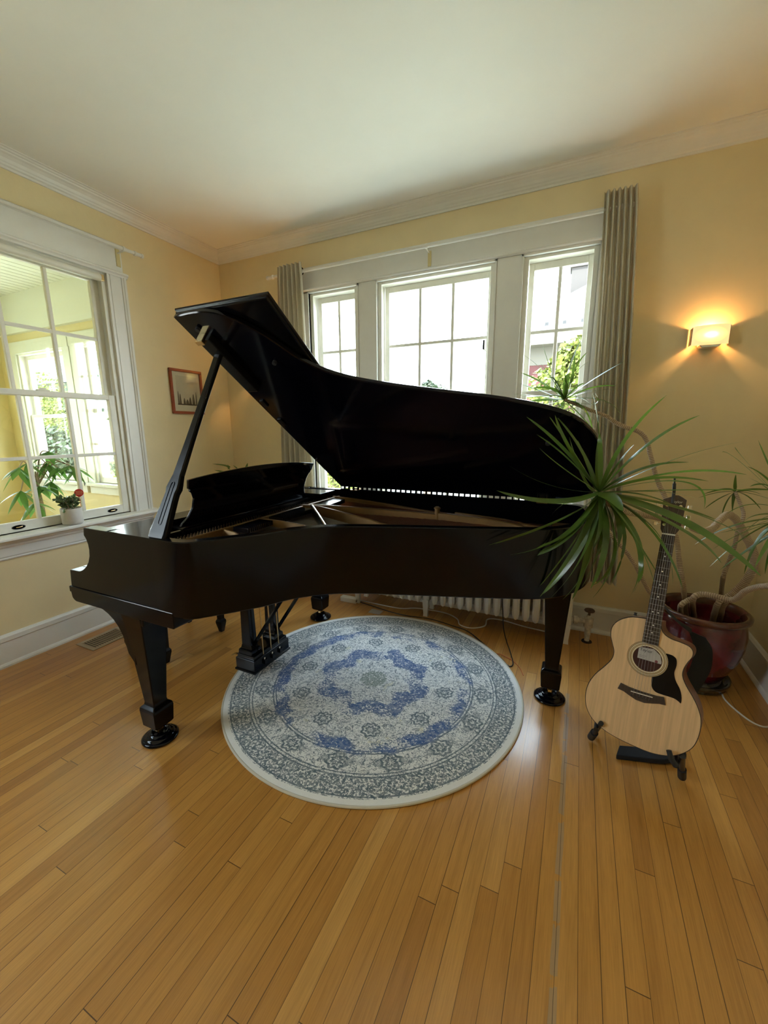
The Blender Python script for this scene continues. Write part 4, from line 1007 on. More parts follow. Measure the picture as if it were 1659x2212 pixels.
curtain('beige pleated curtain hanging at the right end of the back window beside the sconce', (3.165, 3.335), (3.222, 3.455), 2.795, 0.42, 6, 0.020, 0.034, 8)
g_ = MB(); 
for k_ in range(1):
    g_.add([], [])
ring = []
for i in range(25):
    a = 2*PI*i/24; ring.append((0.996+0.004*math.sin(a), -0.10+0.020*math.cos(a), 2.706+0.024*math.sin(a)))
MB().tube(ring, 0.0045, 8, cap=False).build('grommet', 'satin_black', cl_, smooth=True)

# ================================================================== SCONCES
def sconce(label, x_, z_):
    S = thing('wall_sconce', label, 'wall lamp', (x_, 0, z_))
    W_, H_, D_ = 0.088, 0.053, 0.085
    keep(S, MB().box(x_-0.05, x_+0.05, -0.016, 0, z_-0.055, z_+0.03).build('backplate', 'vent_metal', bevel=0.003))
    keep(S, MB().prism([(x_-0.052, z_-H_-0.002), (x_-0.040, z_-H_-0.016), (x_+0.040, z_-H_-0.016), (x_+0.052, z_-H_-0.002)], 1, -D_-0.006, -0.010).build('bracket', 'steel', bevel=0.002))
    pts = []
    for i in range(21):
        u = -1+2*i/20; pts.append((u*W_, -D_+0.022*u*u))
    mb_ = MB(); rings_ = []
    for (px_, py_) in pts: rings_.append([(px_, py_, -H_), (px_, py_, H_), (px_, py_+0.005, H_), (px_, py_+0.005, -H_)])
    mb_.loft(rings_); o = mb_.build('glass_shade', 'sconce_glass', smooth=True, sharp=40, loc=(x_, 0, z_)); o.parent = S; o.location = (0, 0, 0)
    for s_ in (-1, 1):
        keep(S, MB().box(x_+s_*(W_-0.001), x_+s_*(W_+0.002), -0.064, -0.004, z_-H_*0.9, z_+H_*0.9).build('end_cap', 'vent_metal'))
    keep(S, MB().tube([(x_, -0.040, z_-0.035), (x_, -0.040, z_-0.012)], 0.012, 12).build('lamp_holder', 'white_plastic', smooth=True, sharp=40))
    l = bpy.data.lights.new('bulb', 'POINT'); l.energy = 2.2; l.color = (1.0, 0.50, 0.16); l.shadow_soft_size = 0.012
    lo_ = bpy.data.objects.new('bulb', l); COL.objects.link(lo_); lo_.parent = S; lo_.location = (0, -0.042, 0.012)
    return S
sconce('glowing rectangular glass wall sconce to the right of the back window', 3.780, 1.966)
sconce('second glowing wall sconce in the corner behind the raised piano lid', 0.44, 1.966)

# ================================================================== PICTURE ON LEFT WALL
PF = thing('framed_picture', 'small picture in a reddish wood frame on the left wall near the corner', 'picture', (0, -0.485, 1.77))
ya, yb, za, zb = -0.650, -0.325, 1.585, 1.958
def framebox(y0_, y1_, z0_, z1_, w_, x0_, x1_):
    m_ = MB()
    for (a, b, c, d) in ((y0_, y1_, z1_-w_, z1_), (y0_, y1_, z0_, z0_+w_), (y0_, y0_+w_, z0_+w_, z1_-w_), (y1_-w_, y1_, z0_+w_, z1_-w_)): m_.box(x0_, x1_, a, b, c, d)
    return m_
keep(PF, framebox(ya, yb, za, zb, 0.022, 0.001, 0.020).build('frame', 'frame_wood', bevel=0.003))
keep(PF, MBx(0.001, 0.006, ya+0.01, yb-0.01, za+0.01, zb-0.01).build('mat_board', mat('mat_board', (0.70, 0.62, 0.52), 0.8)))
# plain generic print: pale sky, dark ground, bare trees
print_ = keep(PF, MBx(0.006, 0.0065, ya+0.060, yb-0.048, za+0.075, zb-0.055).build('print', mat('print_sky', (0.60, 0.52, 0.43), 0.8, var=0.08, vscale=8)))
mb = MB(); mb.box(0.0065, 0.0069, ya+0.060, yb-0.048, za+0.075, za+0.085)
keep(PF, mb.build('print_ground', mat('print_dark', (0.05, 0.035, 0.025), 0.8)))
mb = MB(); rr = random.Random(4)
for yy_, hh, ww in ((ya+0.072, .105, .007), (ya+0.090, .085, .010), (ya+0.13, .05, .012), (ya+0.16, .04, .016), (ya+0.19, .06, .013), (ya+0.225, .09, .014), (ya+0.255, .11, .007)):
    mb.prism([(yy_-ww, za+0.085), (yy_+ww, za+0.085), (yy_+ww*0.7, za+0.085+hh*0.6), (yy_+ww*0.25, za+0.085+hh), (yy_-ww*0.3, za+0.085+hh*0.92), (yy_-ww*0.8, za+0.085+hh*0.55)], 0, 0.0065, 0.0069)
keep(PF, mb.build('print_shapes', mat('print_brown', (0.10, 0.07, 0.05), 0.8, var=0.4, vscale=30)))
pg = mat('picture_glass', (0.9, 0.9, 0.9), 0.05); 
keep(PF, MBx(0.012, 0.0135, ya+0.018, yb-0.018, za+0.018, zb-0.018).build('picture_glass', 'glass'))

# ================================================================== FLOOR VENT
FV = thing('floor_vent', 'tan metal floor register beside the left baseboard', 'vent', (0.215, -1.52, 0))
x0_, x1_, y0_, y1_ = 0.120, 0.318, -1.690, -1.405
m_ = MB()
for q in ((x0_, x1_, y0_, y0_+0.024), (x0_, x1_, y1_-0.024, y1_), (x0_, x0_+0.030, y0_+0.024, y1_-0.024), (x1_-0.030, x1_, y0_+0.024, y1_-0.024)): m_.box(q[0], q[1], q[2], q[3], 0.0, 0.005)
keep(FV, m_.build('frame', 'vent_metal', bevel=0.002))
keep(FV, MBx(x0_+0.03, x1_-0.03, y0_+0.024, y1_-0.024, 0.0, 0.0008).build('duct_shade_sheet', 'void'))  # thin dark sheet below the slats stands in for the shaded opening
for i in range(15):
    c = y0_+0.030+i*(y1_-y0_-0.06)/14; ph = math.radians(30+i*6)
    keep(FV, MB().loft([[(x0_+0.03, c-0.0030, 0.001), (x1_-0.03, c-0.0030, 0.001), (x1_-0.03, c+0.0030, 0.0045), (x0_+0.03, c+0.0030, 0.0045)], [(x0_+0.03, c-0.0030, 0.0018), (x1_-0.03, c-0.0030, 0.0018), (x1_-0.03, c+0.0030, 0.0052), (x0_+0.03, c+0.0030, 0.0052)]]).build('slat', 'vent_metal'))

# ================================================================== RADIATOR
RD = thing('radiator', 'white cast-iron column radiator under the back window behind the piano', 'radiator', (2.37, -0.18, 0))
pitch = 0.0675; xs_ = [3.173-pitch*i for i in range(25)]
def section(x_, foot):
    m_ = MB(); zb_ = 0.095; zt_ = 0.64; hw_ = 0.0245
    for yy_, dp in ((-0.255, 0.027), (-0.185, 0.024), (-0.115, 0.027)):
        st_ = []
        for z_, k_ in ((zb_+0.01, 0.35), (zb_+0.03, 0.85), (zb_+0.05, 1.0), (zt_-0.05, 1.0), (zt_-0.02, 0.9), (zt_, 0.4)):
            st_.append([(x_+hw_*k_*a, yy_+dp*k_*b, z_) for a, b in ((-1, -.35), (-.45, -1), (.45, -1), (1, -.35), (1, .35), (.45, 1), (-.45, 1), (-1, .35))])
        m_.loft(st_)
    for z_ in (zb_+0.055, zt_-0.055):
        m_.box(x_-0.016, x_+0.016, -0.262, -0.108, z_-0.018, z_+0.018); m_.tube([(x_-pitch/2, -0.185, z_), (x_+pitch/2, -0.185, z_)], 0.020, 12)
    if foot:
        for yy_ in (-0.262, -0.112):
            m_.loft([[(x_+w_*a, yy_+w_*0.8*b, z_) for a, b in ((-1, -1), (1, -1), (1, 1), (-1, 1))] for z_, w_ in ((0.0, .018), (0.02, .016), (0.08, .020), (0.14, .024))])
    return m_
s0 = keep(RD, section(xs_[1], False).build('section', 'radiator', smooth=True, sharp=35))
for i in range(25):
    if i in (0, 15, 24): keep(RD, section(xs_[i], True).build('section', 'radiator', smooth=True, sharp=35))
    elif i != 1:
        c = s0.copy(); COL.objects.link(c); c.location = (xs_[i]-xs_[1], 0, 0)
vx, vy = 3.305, -0.175
v_ = keep(RD, MB().tube([(3.19, -0.185, 0.150), (3.21, -0.185, 0.150), (3.212, -0.185, 0.150), (3.235, -0.182, 0.150), (3.237, -0.182, 0.150), (vx, vy, 0.150)], [0.020, 0.020, 0.030, 0.030, 0.020, 0.019], 14).tube([(vx, vy, 0.0), (vx, vy, 0.05), (vx, vy, 0.052), (vx, vy, 0.110), (vx, vy, 0.112), (vx, vy, 0.175), (vx, vy, 0.178), (vx, vy, 0.195)], [0.016, 0.016, 0.020, 0.020, 0.030, 0.030, 0.017, 0.014], 16).build('valve', 'oldpaint', smooth=True, sharp=40))
MB().tube([(vx, vy, 0.195), (vx, vy, 0.225)], 0.008, 10).lathe([(0, 0.222), (0.018, 0.220), (0.032, 0.224), (0.034, 0.230), (0.030, 0.236), (0.014, 0.234), (0, 0.240)], (vx, vy, 0), 14).build('valve_handle', mat('rusty_handle', (0.07, 0.035, 0.02), 0.5, var=0.4, vscale=30), v_, smooth=True, sharp=50)
MB().lathe([(0, 0.0), (0.034, 0.0), (0.032, 0.005), (0.018, 0.008), (0, 0.008)], (vx, vy, 0), 20).build('floor_collar', 'soil', v_, smooth=True)

# ================================================================== CORDS, POWER STRIP
def cord(name, label, pts, r_, m_, z=None):
    return tag(MB().tube(spline(pts, 8), r_, 8).build(name, m_, smooth=True), label, 'cord')
cord('white_cord', 'white power cord snaking along the floor below the radiator', [(1.46, -0.22, 0.006), (1.72, -0.235, 0.006), (1.93, -0.23, 0.005), (2.06, -0.17, 0.005), (2.28, -0.16, 0.005), (2.40, -0.22, 0.005), (2.45, -0.31, 0.005), (2.54, -0.325, 0.005), (2.62, -0.25, 0.005), (2.62, -0.13, 0.005), (2.72, -0.10, 0.005), (2.90, -0.14, 0.005), (3.12, -0.16, 0.005)], 0.0045, 'white_plastic')
cord('black_cord', 'thin black cord running round the far edge of the rug and up behind the radiator', [(1.55, -0.25, 0.004), (1.95, -0.33, 0.004), (2.21, -0.31, 0.004), (2.40, -0.345, 0.004), (2.53, -0.385, 0.004), (2.66, -0.505, 0.004), (2.80, -0.64, 0.004), (2.862, -0.715, 0.004), (2.885, -0.68, 0.004), (2.85, -0.55, 0.004), (2.80, -0.40, 0.006), (2.765, -0.315, 0.06), (2.745, -0.308, 0.30), (2.74, -0.308, 0.66)], 0.0035, 'cable')
cord('orange_wire', 'thin orange-brown wire curling on the floor by the rug near the tail leg', [(2.77, -0.60, 0.003), (2.80, -0.60, 0.004), (2.88, -0.645, 0.003), (2.93, -0.71, 0.003), (2.958, -0.78, 0.003)], 0.0022, 'orange_wire')
cord('white_cord', 'white cord on the floor running out of the pot saucer to the right wall', [(3.975, -0.50, 0.004), (3.975, -0.56, 0.004), (4.00, -0.64, 0.004), (4.04, -0.715, 0.004), (4.085, -0.735, 0.004), (4.13, -0.69, 0.004), (4.155, -0.58, 0.004)], 0.0042, 'white_plastic')
PS = thing('power_strip', 'white power outlet block on the floor at the left end of the radiator', 'power strip', (1.52, -0.27, 0))
keep(PS, MBx(1.40, 1.55, -0.30, -0.25, 0, 0.042).build('housing', 'white_plastic', bevel=0.004))
for i in range(3): keep(PS, MB().box(1.550, 1.5508, -0.296+i*0.016, -0.286+i*0.016, 0.012, 0.030).build('socket', 'ink'))
tag(MBx(1.72, 1.82, -0.40, -0.33, 0, 0.003).build('paper_card', 'label_paper'), 'small flat grey card lying on the floor below the radiator', 'card')

# ================================================================== JADE PLANT ON SILL
q = Vector((0.052, -1.552, 0.8205))
JP = thing('jade_plant', 'jade plant in a white pot with a round red tag on the left window sill', 'potted plant', q)
keep(JP, MB().lathe([(0, 0), (0.050, 0), (0.058, 0.006), (0.061, 0.018), (0.0625, 0.108), (0.061, 0.112), (0.057, 0.110), (0.056, 0.098), (0, 0.096)], q, 40).build('pot', 'white_pot', smooth=True, sharp=60))
keep(JP, MB().lathe([(0, 0.101), (0.030, 0.103), (0.0555, 0.097)], q, 24).build('soil', 'soil', smooth=True))
rr = random.Random(12); stm = MB(); lvs = MB()
def jade_leaf(mb_, base, d, L):
    d = d.normalized(); s_ = d.orthogonal().normalized(); u_ = d.cross(s_)
    ang = rr.uniform(0, PI); s_, u_ = s_*math.cos(ang)+u_*math.sin(ang), u_*math.cos(ang)-s_*math.sin(ang)
    rings_ = []
    for t_, w_ in ((0, .12), (.25, .55), (.55, 1), (.8, .8), (1, .12)):
        rings_.append([base+d*L*t_+s_*L*0.26*w_*math.cos(2*PI*i/6)+u_*L*0.09*w_*math.sin(2*PI*i/6) for i in range(6)])
    mb_.loft(rings_)
for b in range(11):
    a = rr.uniform(0, 2*PI); out_ = rr.uniform(0.03, 0.085); hh = rr.uniform(0.035, 0.095)
    b0 = q+Vector((0.018*math.cos(a), 0.02*math.sin(a), 0.10)); b1 = q+Vector((out_*0.7*math.cos(a), out_*math.sin(a), 0.10+hh))
    path = spline([b0, (b0+b1)/2+Vector((0, 0, 0.012)), b1], 5); stm.tube(path, [0.0035]*len(path), 6)
    for k_ in range(len(path)):
        if k_ < 2: continue
        for s_ in range(3):
            jade_leaf(lvs, path[k_], Vector((rr.gauss(0, 1), rr.gauss(0, 1), rr.uniform(-0.3, 0.9))), rr.uniform(0.022, 0.036))
for s_ in range(5): jade_leaf(lvs, q+Vector((0.02, -0.045, 0.115)), Vector((0.5, -0.7, rr.uniform(-1.2, -0.2))), 0.034)
keep(JP, stm.build('stem', 'stem', smooth=True)); keep(JP, lvs.build('leaves', 'leaf_bright', smooth=True))
tc_ = Vector((0.075, -1.500, 1.030)); tn = (CAMP-tc_).normalized(); ts = tn.cross(Vector((0, 0, 1))).normalized(); tu = ts.cross(tn)
tg = keep(JP, MB().loft([[tc_+tn*n_+ts*0.026*math.cos(2*PI*i/32)+tu*0.026*math.sin(2*PI*i/32) for i in range(32)] for n_ in (-0.001, 0.001)]).tube([tc_-tn*0.002, tc_-tu*0.10-tn*0.004], 0.0014, 6).build('plant_tag', 'red_tag', smooth=True, sharp=40))
tm = MB()
for rr_, (a0, a1) in enumerate(((-0.017, 0.015), (-0.020, 0.018), (-0.016, 0.017))):
    x_ = a0
    while x_ < a1:
        ww = rr.uniform(0.002, 0.0045); zc = 0.010-0.010*rr_+0.06*x_
        c = tc_+tn*0.0014
        tm.add([c-ts*-1*x_+tu*(zc-0.0028), c-ts*-1*(x_+ww*0.55)+tu*(zc-0.0028), c-ts*-1*(x_+ww*0.55)+tu*(zc+0.0028), c-ts*-1*x_+tu*(zc+0.0028)], [(0, 1, 2, 3)])
        tm.add([c+ts*x_+tu*(zc-0.0005), c+ts*(x_+ww)+tu*(zc-0.0005), c+ts*(x_+ww)+tu*(zc+0.0009), c+ts*x_+tu*(zc+0.0009)], [(0, 1, 2, 3)])
        x_ += ww+0.0016
keep(JP, tm.build('tag_print', 'tag_gold'))

# ================================================================== GUITAR (local frame: x across, z up the neck, y to the back)
GO = Vector((3.44455, -1.38887, 0.18489))
GR = Matrix(((0.98627807, 0.1509891, 0.06676718), (-0.16215711, 0.96190926, 0.220081), (-0.03099414, -0.22788784, 0.97319397)))
G = thing('acoustic_guitar', 'natural-top cutaway acoustic guitar leaning on a floor stand in front of the red pot', 'guitar', GO)
G.rotation_euler = GR.to_euler()
gout = [(-0.027, 0.517), (-0.058, 0.514), (-0.089, 0.505), (-0.122, 0.481), (-0.140, 0.450), (-0.141, 0.414), (-0.130, 0.380), (-0.1195, 0.350), (-0.123, 0.316), (-0.145, 0.276), (-0.173, 0.233), (-0.192, 0.186),
        (-0.197, 0.140), (-0.190, 0.095), (-0.170, 0.057), (-0.138, 0.029), (-0.095, 0.011), (-0.045, 0.001), (0.005, -0.003), (0.055, -0.004), (0.096, 0.003), (0.133, 0.018), (0.167, 0.047), (0.190, 0.084), (0.200, 0.136), (0.198, 0.186), (0.184, 0.228), (0.161, 0.266),
        (0.137, 0.299), (0.122, 0.328), (0.120, 0.354), (0.128, 0.384), (0.140, 0.412), (0.139, 0.436), (0.125, 0.451), (0.097, 0.458), (0.067, 0.462), (0.043, 0.473), (0.029, 0.494), (0.026, 0.517)]
go = [(p_.x, p_.y) for p_ in spline([(a, b, 0) for a, b in gout], 4)]
def inset(pts, d):
    n_ = len(pts); o_ = []
    for i, q_ in enumerate(pts):
        a = Vector(pts[i-1]); b = Vector(pts[(i+1) % n_]); t_ = (b-a).normalized(); nn = Vector((-t_.y, t_.x)); o_.append((q_[0]+nn.x*d, q_[1]+nn.y*d))
    return o_
# orientation check: outline runs counter-clockwise when seen from the front? inset towards centre
ci = inset(go, 0.003)
if (Vector(ci[20])-Vector((0, .25))).length > (Vector(go[20])-Vector((0, .25))).length: SGN = -1
else: SGN = 1
def ins(d): return inset(go, d*SGN)
def depth(v): return 0.108-0.018*(v/0.51)
G3 = lambda pts, y_: [(a, y_, b) for a, b in pts]
mb = MB(); mb.loft([[(a, 0.004, b) for a, b in go], [(a*0.985+0.018, depth(b), b*0.99) for a, b in go], [(a*0.97+0.018, depth(b)+0.006, b*0.985+0.002) for a, b in ins(0.004)]])
mb.build('body', 'sapele', G, smooth=True, sharp=30)
mb = MB(); mb.loft([G3(go, 0.004), G3(go, 0.0), G3(ins(0.0012), -0.0012)]); mb.build('binding', 'dark_bind', G, smooth=True, sharp=30)
# soundboard with a round hole: ring between outline and hole
HC = Vector((-0.0005, 0.3580)); HR = 0.0500
tp = ins(0.0028); hole = []
for q_ in tp:
    d = (Vector(q_)-HC).normalized(); hole.append((HC.x+d.x*HR, HC.y+d.y*HR))
mb = MB(); n = len(tp)
mb.v = [(a, -0.0016, b) for a, b in tp]+[(a, -0.0016, b) for a, b in hole]+[(a, 0.002, b) for a, b in hole]+[(a, 0.0, b) for a, b in tp]
for i in range(n):
    j = (i+1) % n; mb.f += [(i, j, n+j, n+i), (n+i, n+j, 2*n+j, 2*n+i), (i, 3*n+i, 3*n+j, j)]
mb.build('soundboard', 'spruce', G)
# dark disc across the hole, coloured as the shaded interior, and its paper label
MB().loft([[(HC.x+HR*1.02*math.cos(2*PI*i/40), y_, HC.y+HR*1.02*math.sin(2*PI*i/40)) for i in range(40)] for y_ in (-0.00145, 0.0002)]).build('sound_hole', mat('hole_shade', (0.05, 0.015, 0.010), 0.9), G)
lb_ = MB().prism([(-0.0345, 0.3905), (-0.030, 0.398), (0.016, 0.403), (0.040, 0.385), (0.0475, 0.360), (0.047, 0.352), (-0.0345, 0.352)], 1, -0.0017, -0.00155)
lbo = lb_.build('label', 'label_paper', G)
def ringmesh(r0, r1, y_, th=0.0006):
    m_ = MB(); rs_ = []
    for i in range(65):
        a = 2*PI*i/64; c_, s_ = math.cos(a), math.sin(a)
        rs_.append([(HC.x+r0*c_, y_+th, HC.y+r0*s_), (HC.x+r0*c_, y_, HC.y+r0*s_), (HC.x+r1*c_, y_, HC.y+r1*s_), (HC.x+r1*c_, y_+th, HC.y+r1*s_)])
    return m_.loft(rs_, cap=False)
ro = ringmesh(0.0500, 0.070, -0.0022).build('rosette', 'rosette', G)
for r0, r1 in ((0.0690, 0.0700), (0.0645, 0.0655), (0.0600, 0.0608), (0.0550, 0.0558)): ringmesh(r0, r1, -0.0027).build('rosette_line', 'dark_bind', ro)
for r0, r1 in ((0.0615, 0.0638), (0.0512, 0.0545)): ringmesh(r0, r1, -0.0026).build('rosette_line', 'cream_bind', ro)
def text(s_, size, loc_, rot, m_, parent, name, extr=0.0002):
    cu = bpy.data.curves.new(name, 'FONT'); cu.body = s_; cu.size = size; cu.align_x = 'CENTER'; cu.align_y = 'CENTER'; cu.extrude = extr
    to = bpy.data.objects.new(name, cu); COL.objects.link(to)
    dg = bpy.context.evaluated_depsgraph_get(); me = bpy.data.meshes.new_from_object(to.evaluated_get(dg)); bpy.data.objects.remove(to)
    o = bpy.data.objects.new(name, me); COL.objects.link(o); me.materials.clear(); me.materials.append(M[m_]); o.location = loc_; o.rotation_euler = rot; o.parent = parent; return o
text('Taylor', 0.0165, (-0.009, -0.0019, 0.3895), (PI/2, 0, 0), 'ink', lbo, 'label_text')
for k_, ln_ in enumerate((0.5, 0.42)): MB().box(-0.030, -0.030+0.05*ln_, -0.00182, -0.0017, 0.366-0.006*k_, 0.3668-0.006*k_).build('label_line', 'ink', lbo)
MB().loft([[(0.030+0.0055*math.cos(2*PI*i/20), y_, 0.357+0.0055*math.sin(2*PI*i/20)) for i in range(20)] for y_ in (-0.0019, -0.0017)]).build('label_seal', mat('seal_red', (0.16, 0.04, 0.05), 0.6), lbo)
# pickguard
pk = [(0.055, 0.399), (0.066, 0.400), (0.080, 0.398), (0.092, 0.388), (0.0955, 0.364), (0.0925, 0.335), (0.100, 0.308), (0.118, 0.279), (0.127, 0.253), (0.1285, 0.227), (0.120, 0.231), (0.103, 0.237), (0.068, 0.237), (0.045, 0.239), (0.031, 0.251), (0.0255, 0.272), (0.024, 0.293)]
pk = [(p_.x, p_.y) for p_ in spline([(a, b, 0) for a, b in pk], 4)]
arc = []
a0 = math.atan2(0.293-HC.y, 0.024-HC.x); a1 = math.atan2(0.399-HC.y, 0.055-HC.x)
for i in range(1, 12):
    a = a0+(a1-a0)*i/12; arc.append((HC.x+0.0702*math.cos(a), HC.y+0.0702*math.sin(a)))
MB().loft([G3(pk+arc, -0.0017), G3(pk+arc, -0.0030)]).build('pickguard', 'lacquer', G, smooth=True, sharp=40)
# bridge
bpz = [(-0.076, 0.232), (-0.084, 0.205), (-0.062, 0.202), (-0.038, 0.192), (-0.016, 0.184), (0.014, 0.183), (0.040, 0.191), (0.062, 0.199), (0.083, 0.201), (0.074, 0.230), (0.050, 0.226), (0.0, 0.224), (-0.045, 0.226)]
bo = MB().loft([G3(bpz, -0.0016), G3(bpz, -0.008)]).build('bridge', 'ebony', G, bevel=0.0015)
MB().loft([[(-0.0375, -0.008, 0.2145), (0.0375, -0.008, 0.2175), (0.0375, -0.008, 0.2145), (-0.0375, -0.008, 0.2115)], [(-0.0375, -0.0115, 0.2145), (0.0375, -0.0115, 0.2175), (0.0375, -0.0115, 0.2145), (-0.0375, -0.0115, 0.2115)]]).build('saddle', 'ivory', bo)
for i in range(6):
    x_ = -0.033+0.0125*i
    c = MB().lathe([(0, 0.0), (0.0028, 0.0), (0.0026, 0.002), (0, 0.003)], (0, 0, 0), 10).build('bridge_pin', 'black_plastic', bo); c.rotation_euler = (PI/2, 0, 0); c.location = (x_, -0.0082, 0.200+0.02*x_)
# fingerboard and neck
y_f = -0.0075
fbp = [(-0.0280, 0.4215), (0.0280, 0.4215), (0.0215, 0.865), (-0.0220, 0.865)]
fb = MB().loft([G3(fbp, -0.0014), G3(fbp, y_f)]).build('fingerboard', 'ebony', G, bevel=0.0008)
for k_ in range(1, 21):
    v = 0.865-0.648*(1-2**(-k_/12)); t_ = (v-0.4215)/(0.865-0.4215)
    MB().box(-0.0280+0.0060*t_, 0.0280-0.0065*t_, y_f-0.0010, y_f, v-0.0007, v+0.0007).build('fret', 'string_steel', fb)
for k_ in (3, 5, 7, 9, 12, 15, 17):
    v = 0.865-0.648*(1-(2**(-k_/12)+2**(-(k_-1)/12))/2)
    for dx in ((-0.009, 0.009) if k_ == 12 else (0,)):
        MB().loft([[(dx+0.0028*math.cos(2*PI*i/10)*1.0, yy_, v+0.0028*math.sin(2*PI*i/10)) for i in range(10)] for yy_ in (y_f-0.0004, y_f)]).build('fret_inlay', 'pearl', fb)
nk = []
for t_ in [i/10 for i in range(11)]:
    v = 0.50+(0.87-0.50)*t_; hw_ = 0.0275-0.0055*t_
    dd = 0.022-0.004*t_+ (0.05*(1-t_/0.12) if t_ < 0.12 else 0)
    nk.append([(hw_*math.cos(PI*i/8), -0.0014+dd*math.sin(PI*i/8), v) for i in range(9)])
MB().loft(nk).build('neck', 'sapele', G, smooth=True, sharp=50)
MB().box(-0.0225, 0.0215, -0.0100, -0.001, 0.865, 0.8705).build('nut', 'ivory', G)
hs = [(-0.0225, 0.8705), (-0.030, 0.886), (-0.0320, 0.915), (-0.0345, 0.985), (-0.037, 1.008), (-0.012, 1.021), (-0.003, 1.029), (0.012, 1.030), (0.026, 1.023), (0.0410, 1.013), (0.0400, 0.985), (0.0365, 0.915), (0.0305, 0.888), (0.0215, 0.8705)]
tilt = 0.20
def hsy(v): return -0.004+(v-0.8705)*tilt
hd = MB().loft([[(a, hsy(b), b) for a, b in hs], [(a, hsy(b)+0.014, b) for a, b in hs]]).build('headstock', mat('rosewood_veneer', (0.07, 0.045, 0.032), 0.45, var=0.4, vscale=10, stretch=(12, 1, 1)), G, bevel=0.001)
tx = text('Taylor', 0.0150, (0.009, hsy(1.002)-0.0008, 1.002), (PI/2-tilt, 0, 0), 'pearl', hd, 'logo', 0.0003)
for s_ in (-1, 1):
    for k_ in range(3):
        v = 0.905+k_*0.040; x_ = s_*0.0225+0.002; hy = hsy(v)
        T_ = MB().tube([(x_, hy-0.011, v), (x_, hy-0.002, v)], 0.003, 10).tube([(x_, hy-0.0035, v), (x_, hy, v)], 0.0058, 14).build('tuner_post', 'chrome', hd, smooth=True, sharp=40)
        xo = s_*0.040+0.002
        MB().tube([(xo-s_*0.006, hy+0.010, v), (xo+s_*0.006, hy+0.010, v)], 0.0022, 8).box(xo+s_*0.006, xo+s_*0.019, hy+0.007, hy+0.013, v-0.0075, v+0.0075).build('tuner_button', 'chrome', T_, bevel=0.002)
# strings
for i in range(6):
    xb, xn = -0.0275+0.0110*i, -0.0175+0.0070*i
    s_ = -1 if i < 3 else 1; kk = (i if i < 3 else 5-i); v = 0.905+kk*0.040
    MB().tube([(xb-0.001, -0.009, 0.200), (xb, -0.0122, 0.2155), (xn, -0.0112, 0.8680), (s_*0.0225+0.002-s_*0.003, hsy(v)-0.008, v)], 0.00055 if i < 3 else 0.00035, 5).build('string', 'string_steel', G)
MB().lathe([(0, 0), (0.007, 0), (0.005, 0.004), (0.0045, 0.008), (0.0075, 0.011), (0, 0.013)], (0, 0, 0), 14).build('strap_button', 'black_plastic', G, smooth=True).location = (-0.066, 0.040, 0.512)
# clip-on tuner standing on the headstock
def GW(a, y_, b): return GO+GR@Vector((a, y_, b))
ct = thing('clip_tuner', 'slim black clip-on tuner standing up from the guitar headstock', 'tuner', GW(-0.002, 0, 1.0))
keep(ct, MB().tube([GW(-0.004, 0.012, 0.995), GW(-0.006, 0.014, 1.045), GW(-0.0062, 0.014, 1.046), GW(-0.009, 0.016, 1.074)], [0.0058, 0.0058, 0.0064, 0.0064], 12).build('tuner_body', 'black_plastic', smooth=True, sharp=40))
keep(ct, MB().tube([GW(-0.009, 0.016, 1.074), GW(-0.0115, 0.018, 1.102)], 0.0038, 10).build('tuner_tip', 'black_plastic', smooth=True, sharp=40))
# strap hanging behind the body + loose end on the floor
STP = thing('guitar_strap', 'wide black guitar strap hanging behind the guitar against the red pot', 'strap', GW(0.2, 0.1, 0.3))
def ribbon(cpts, wdir, wid, th):
    c = spline(cpts, 6); n_ = len(c); m_ = MB(); rs_ = []
    for i, q_ in enumerate(c):
        t_ = i/(n_-1); k_ = t_*(len(wdir)-1); a = int(min(k_, len(wdir)-2)); f_ = k_-a
        wv = wdir[a].lerp(wdir[a+1], f_).normalized(); wd = wid[a]+(wid[a+1]-wid[a])*f_
        tg_ = (c[min(i+1, n_-1)]-c[max(i-1, 0)]).normalized(); nn = tg_.cross(wv).normalized()*th/2
        rs_.append([q_-wv*wd/2-nn, q_+wv*wd/2-nn, q_+wv*wd/2+nn, q_-wv*wd/2+nn])
    return m_.loft(rs_)
X_ = GR@Vector((1, 0, 0)); Z_ = GR@Vector((0, 0, 1))
cps = [GW(0.155, 0.135, 0.482), GW(0.180, 0.14, 0.430), GW(0.184, 0.13, 0.360), GW(0.168, 0.125, 0.295), GW(0.145, 0.12, 0.235)]
wds = [X_*0.9-Z_*0.2, X_*0.9+Z_*0.1, X_, X_, X_*0.9-Z_*0.3]
keep(STP, ribbon(cps, wds, [0.06, 0.062, 0.064, 0.064, 0.060], 0.003).build('webbing', 'webbing', smooth=True, sharp=50))
cps = [GW(-0.02, 0.035, 0.62), GW(0.028, 0.10, 0.570), GW(0.078, 0.13, 0.520), GW(0.135, 0.135, 0.488)]
keep(STP, ribbon(cps, [Z_]*4, [0.012, 0.012, 0.012, 0.02], 0.003).build('lace', 'lace', smooth=True, sharp=50))
a_, b2_, c_ = at(1345, 1632, 2, 0.02), at(1385, 1640, 2, 0.02), at(1440, 1648, 2, 0.02)
SE = thing('strap_pad', 'folded black strap end lying on the floor below the guitar', 'strap', (a_.x, a_.y, 0))
q0 = at(1328, 1625, 2, 0.03)
pd = [Vector((q0.x+0.015, q0.y+0.03, 0.012)), Vector((q0.x+0.09, q0.y+0.05, 0.014)), Vector((q0.x+0.20, q0.y+0.07, 0.02)), Vector((q0.x+0.28, q0.y+0.10, 0.04))]
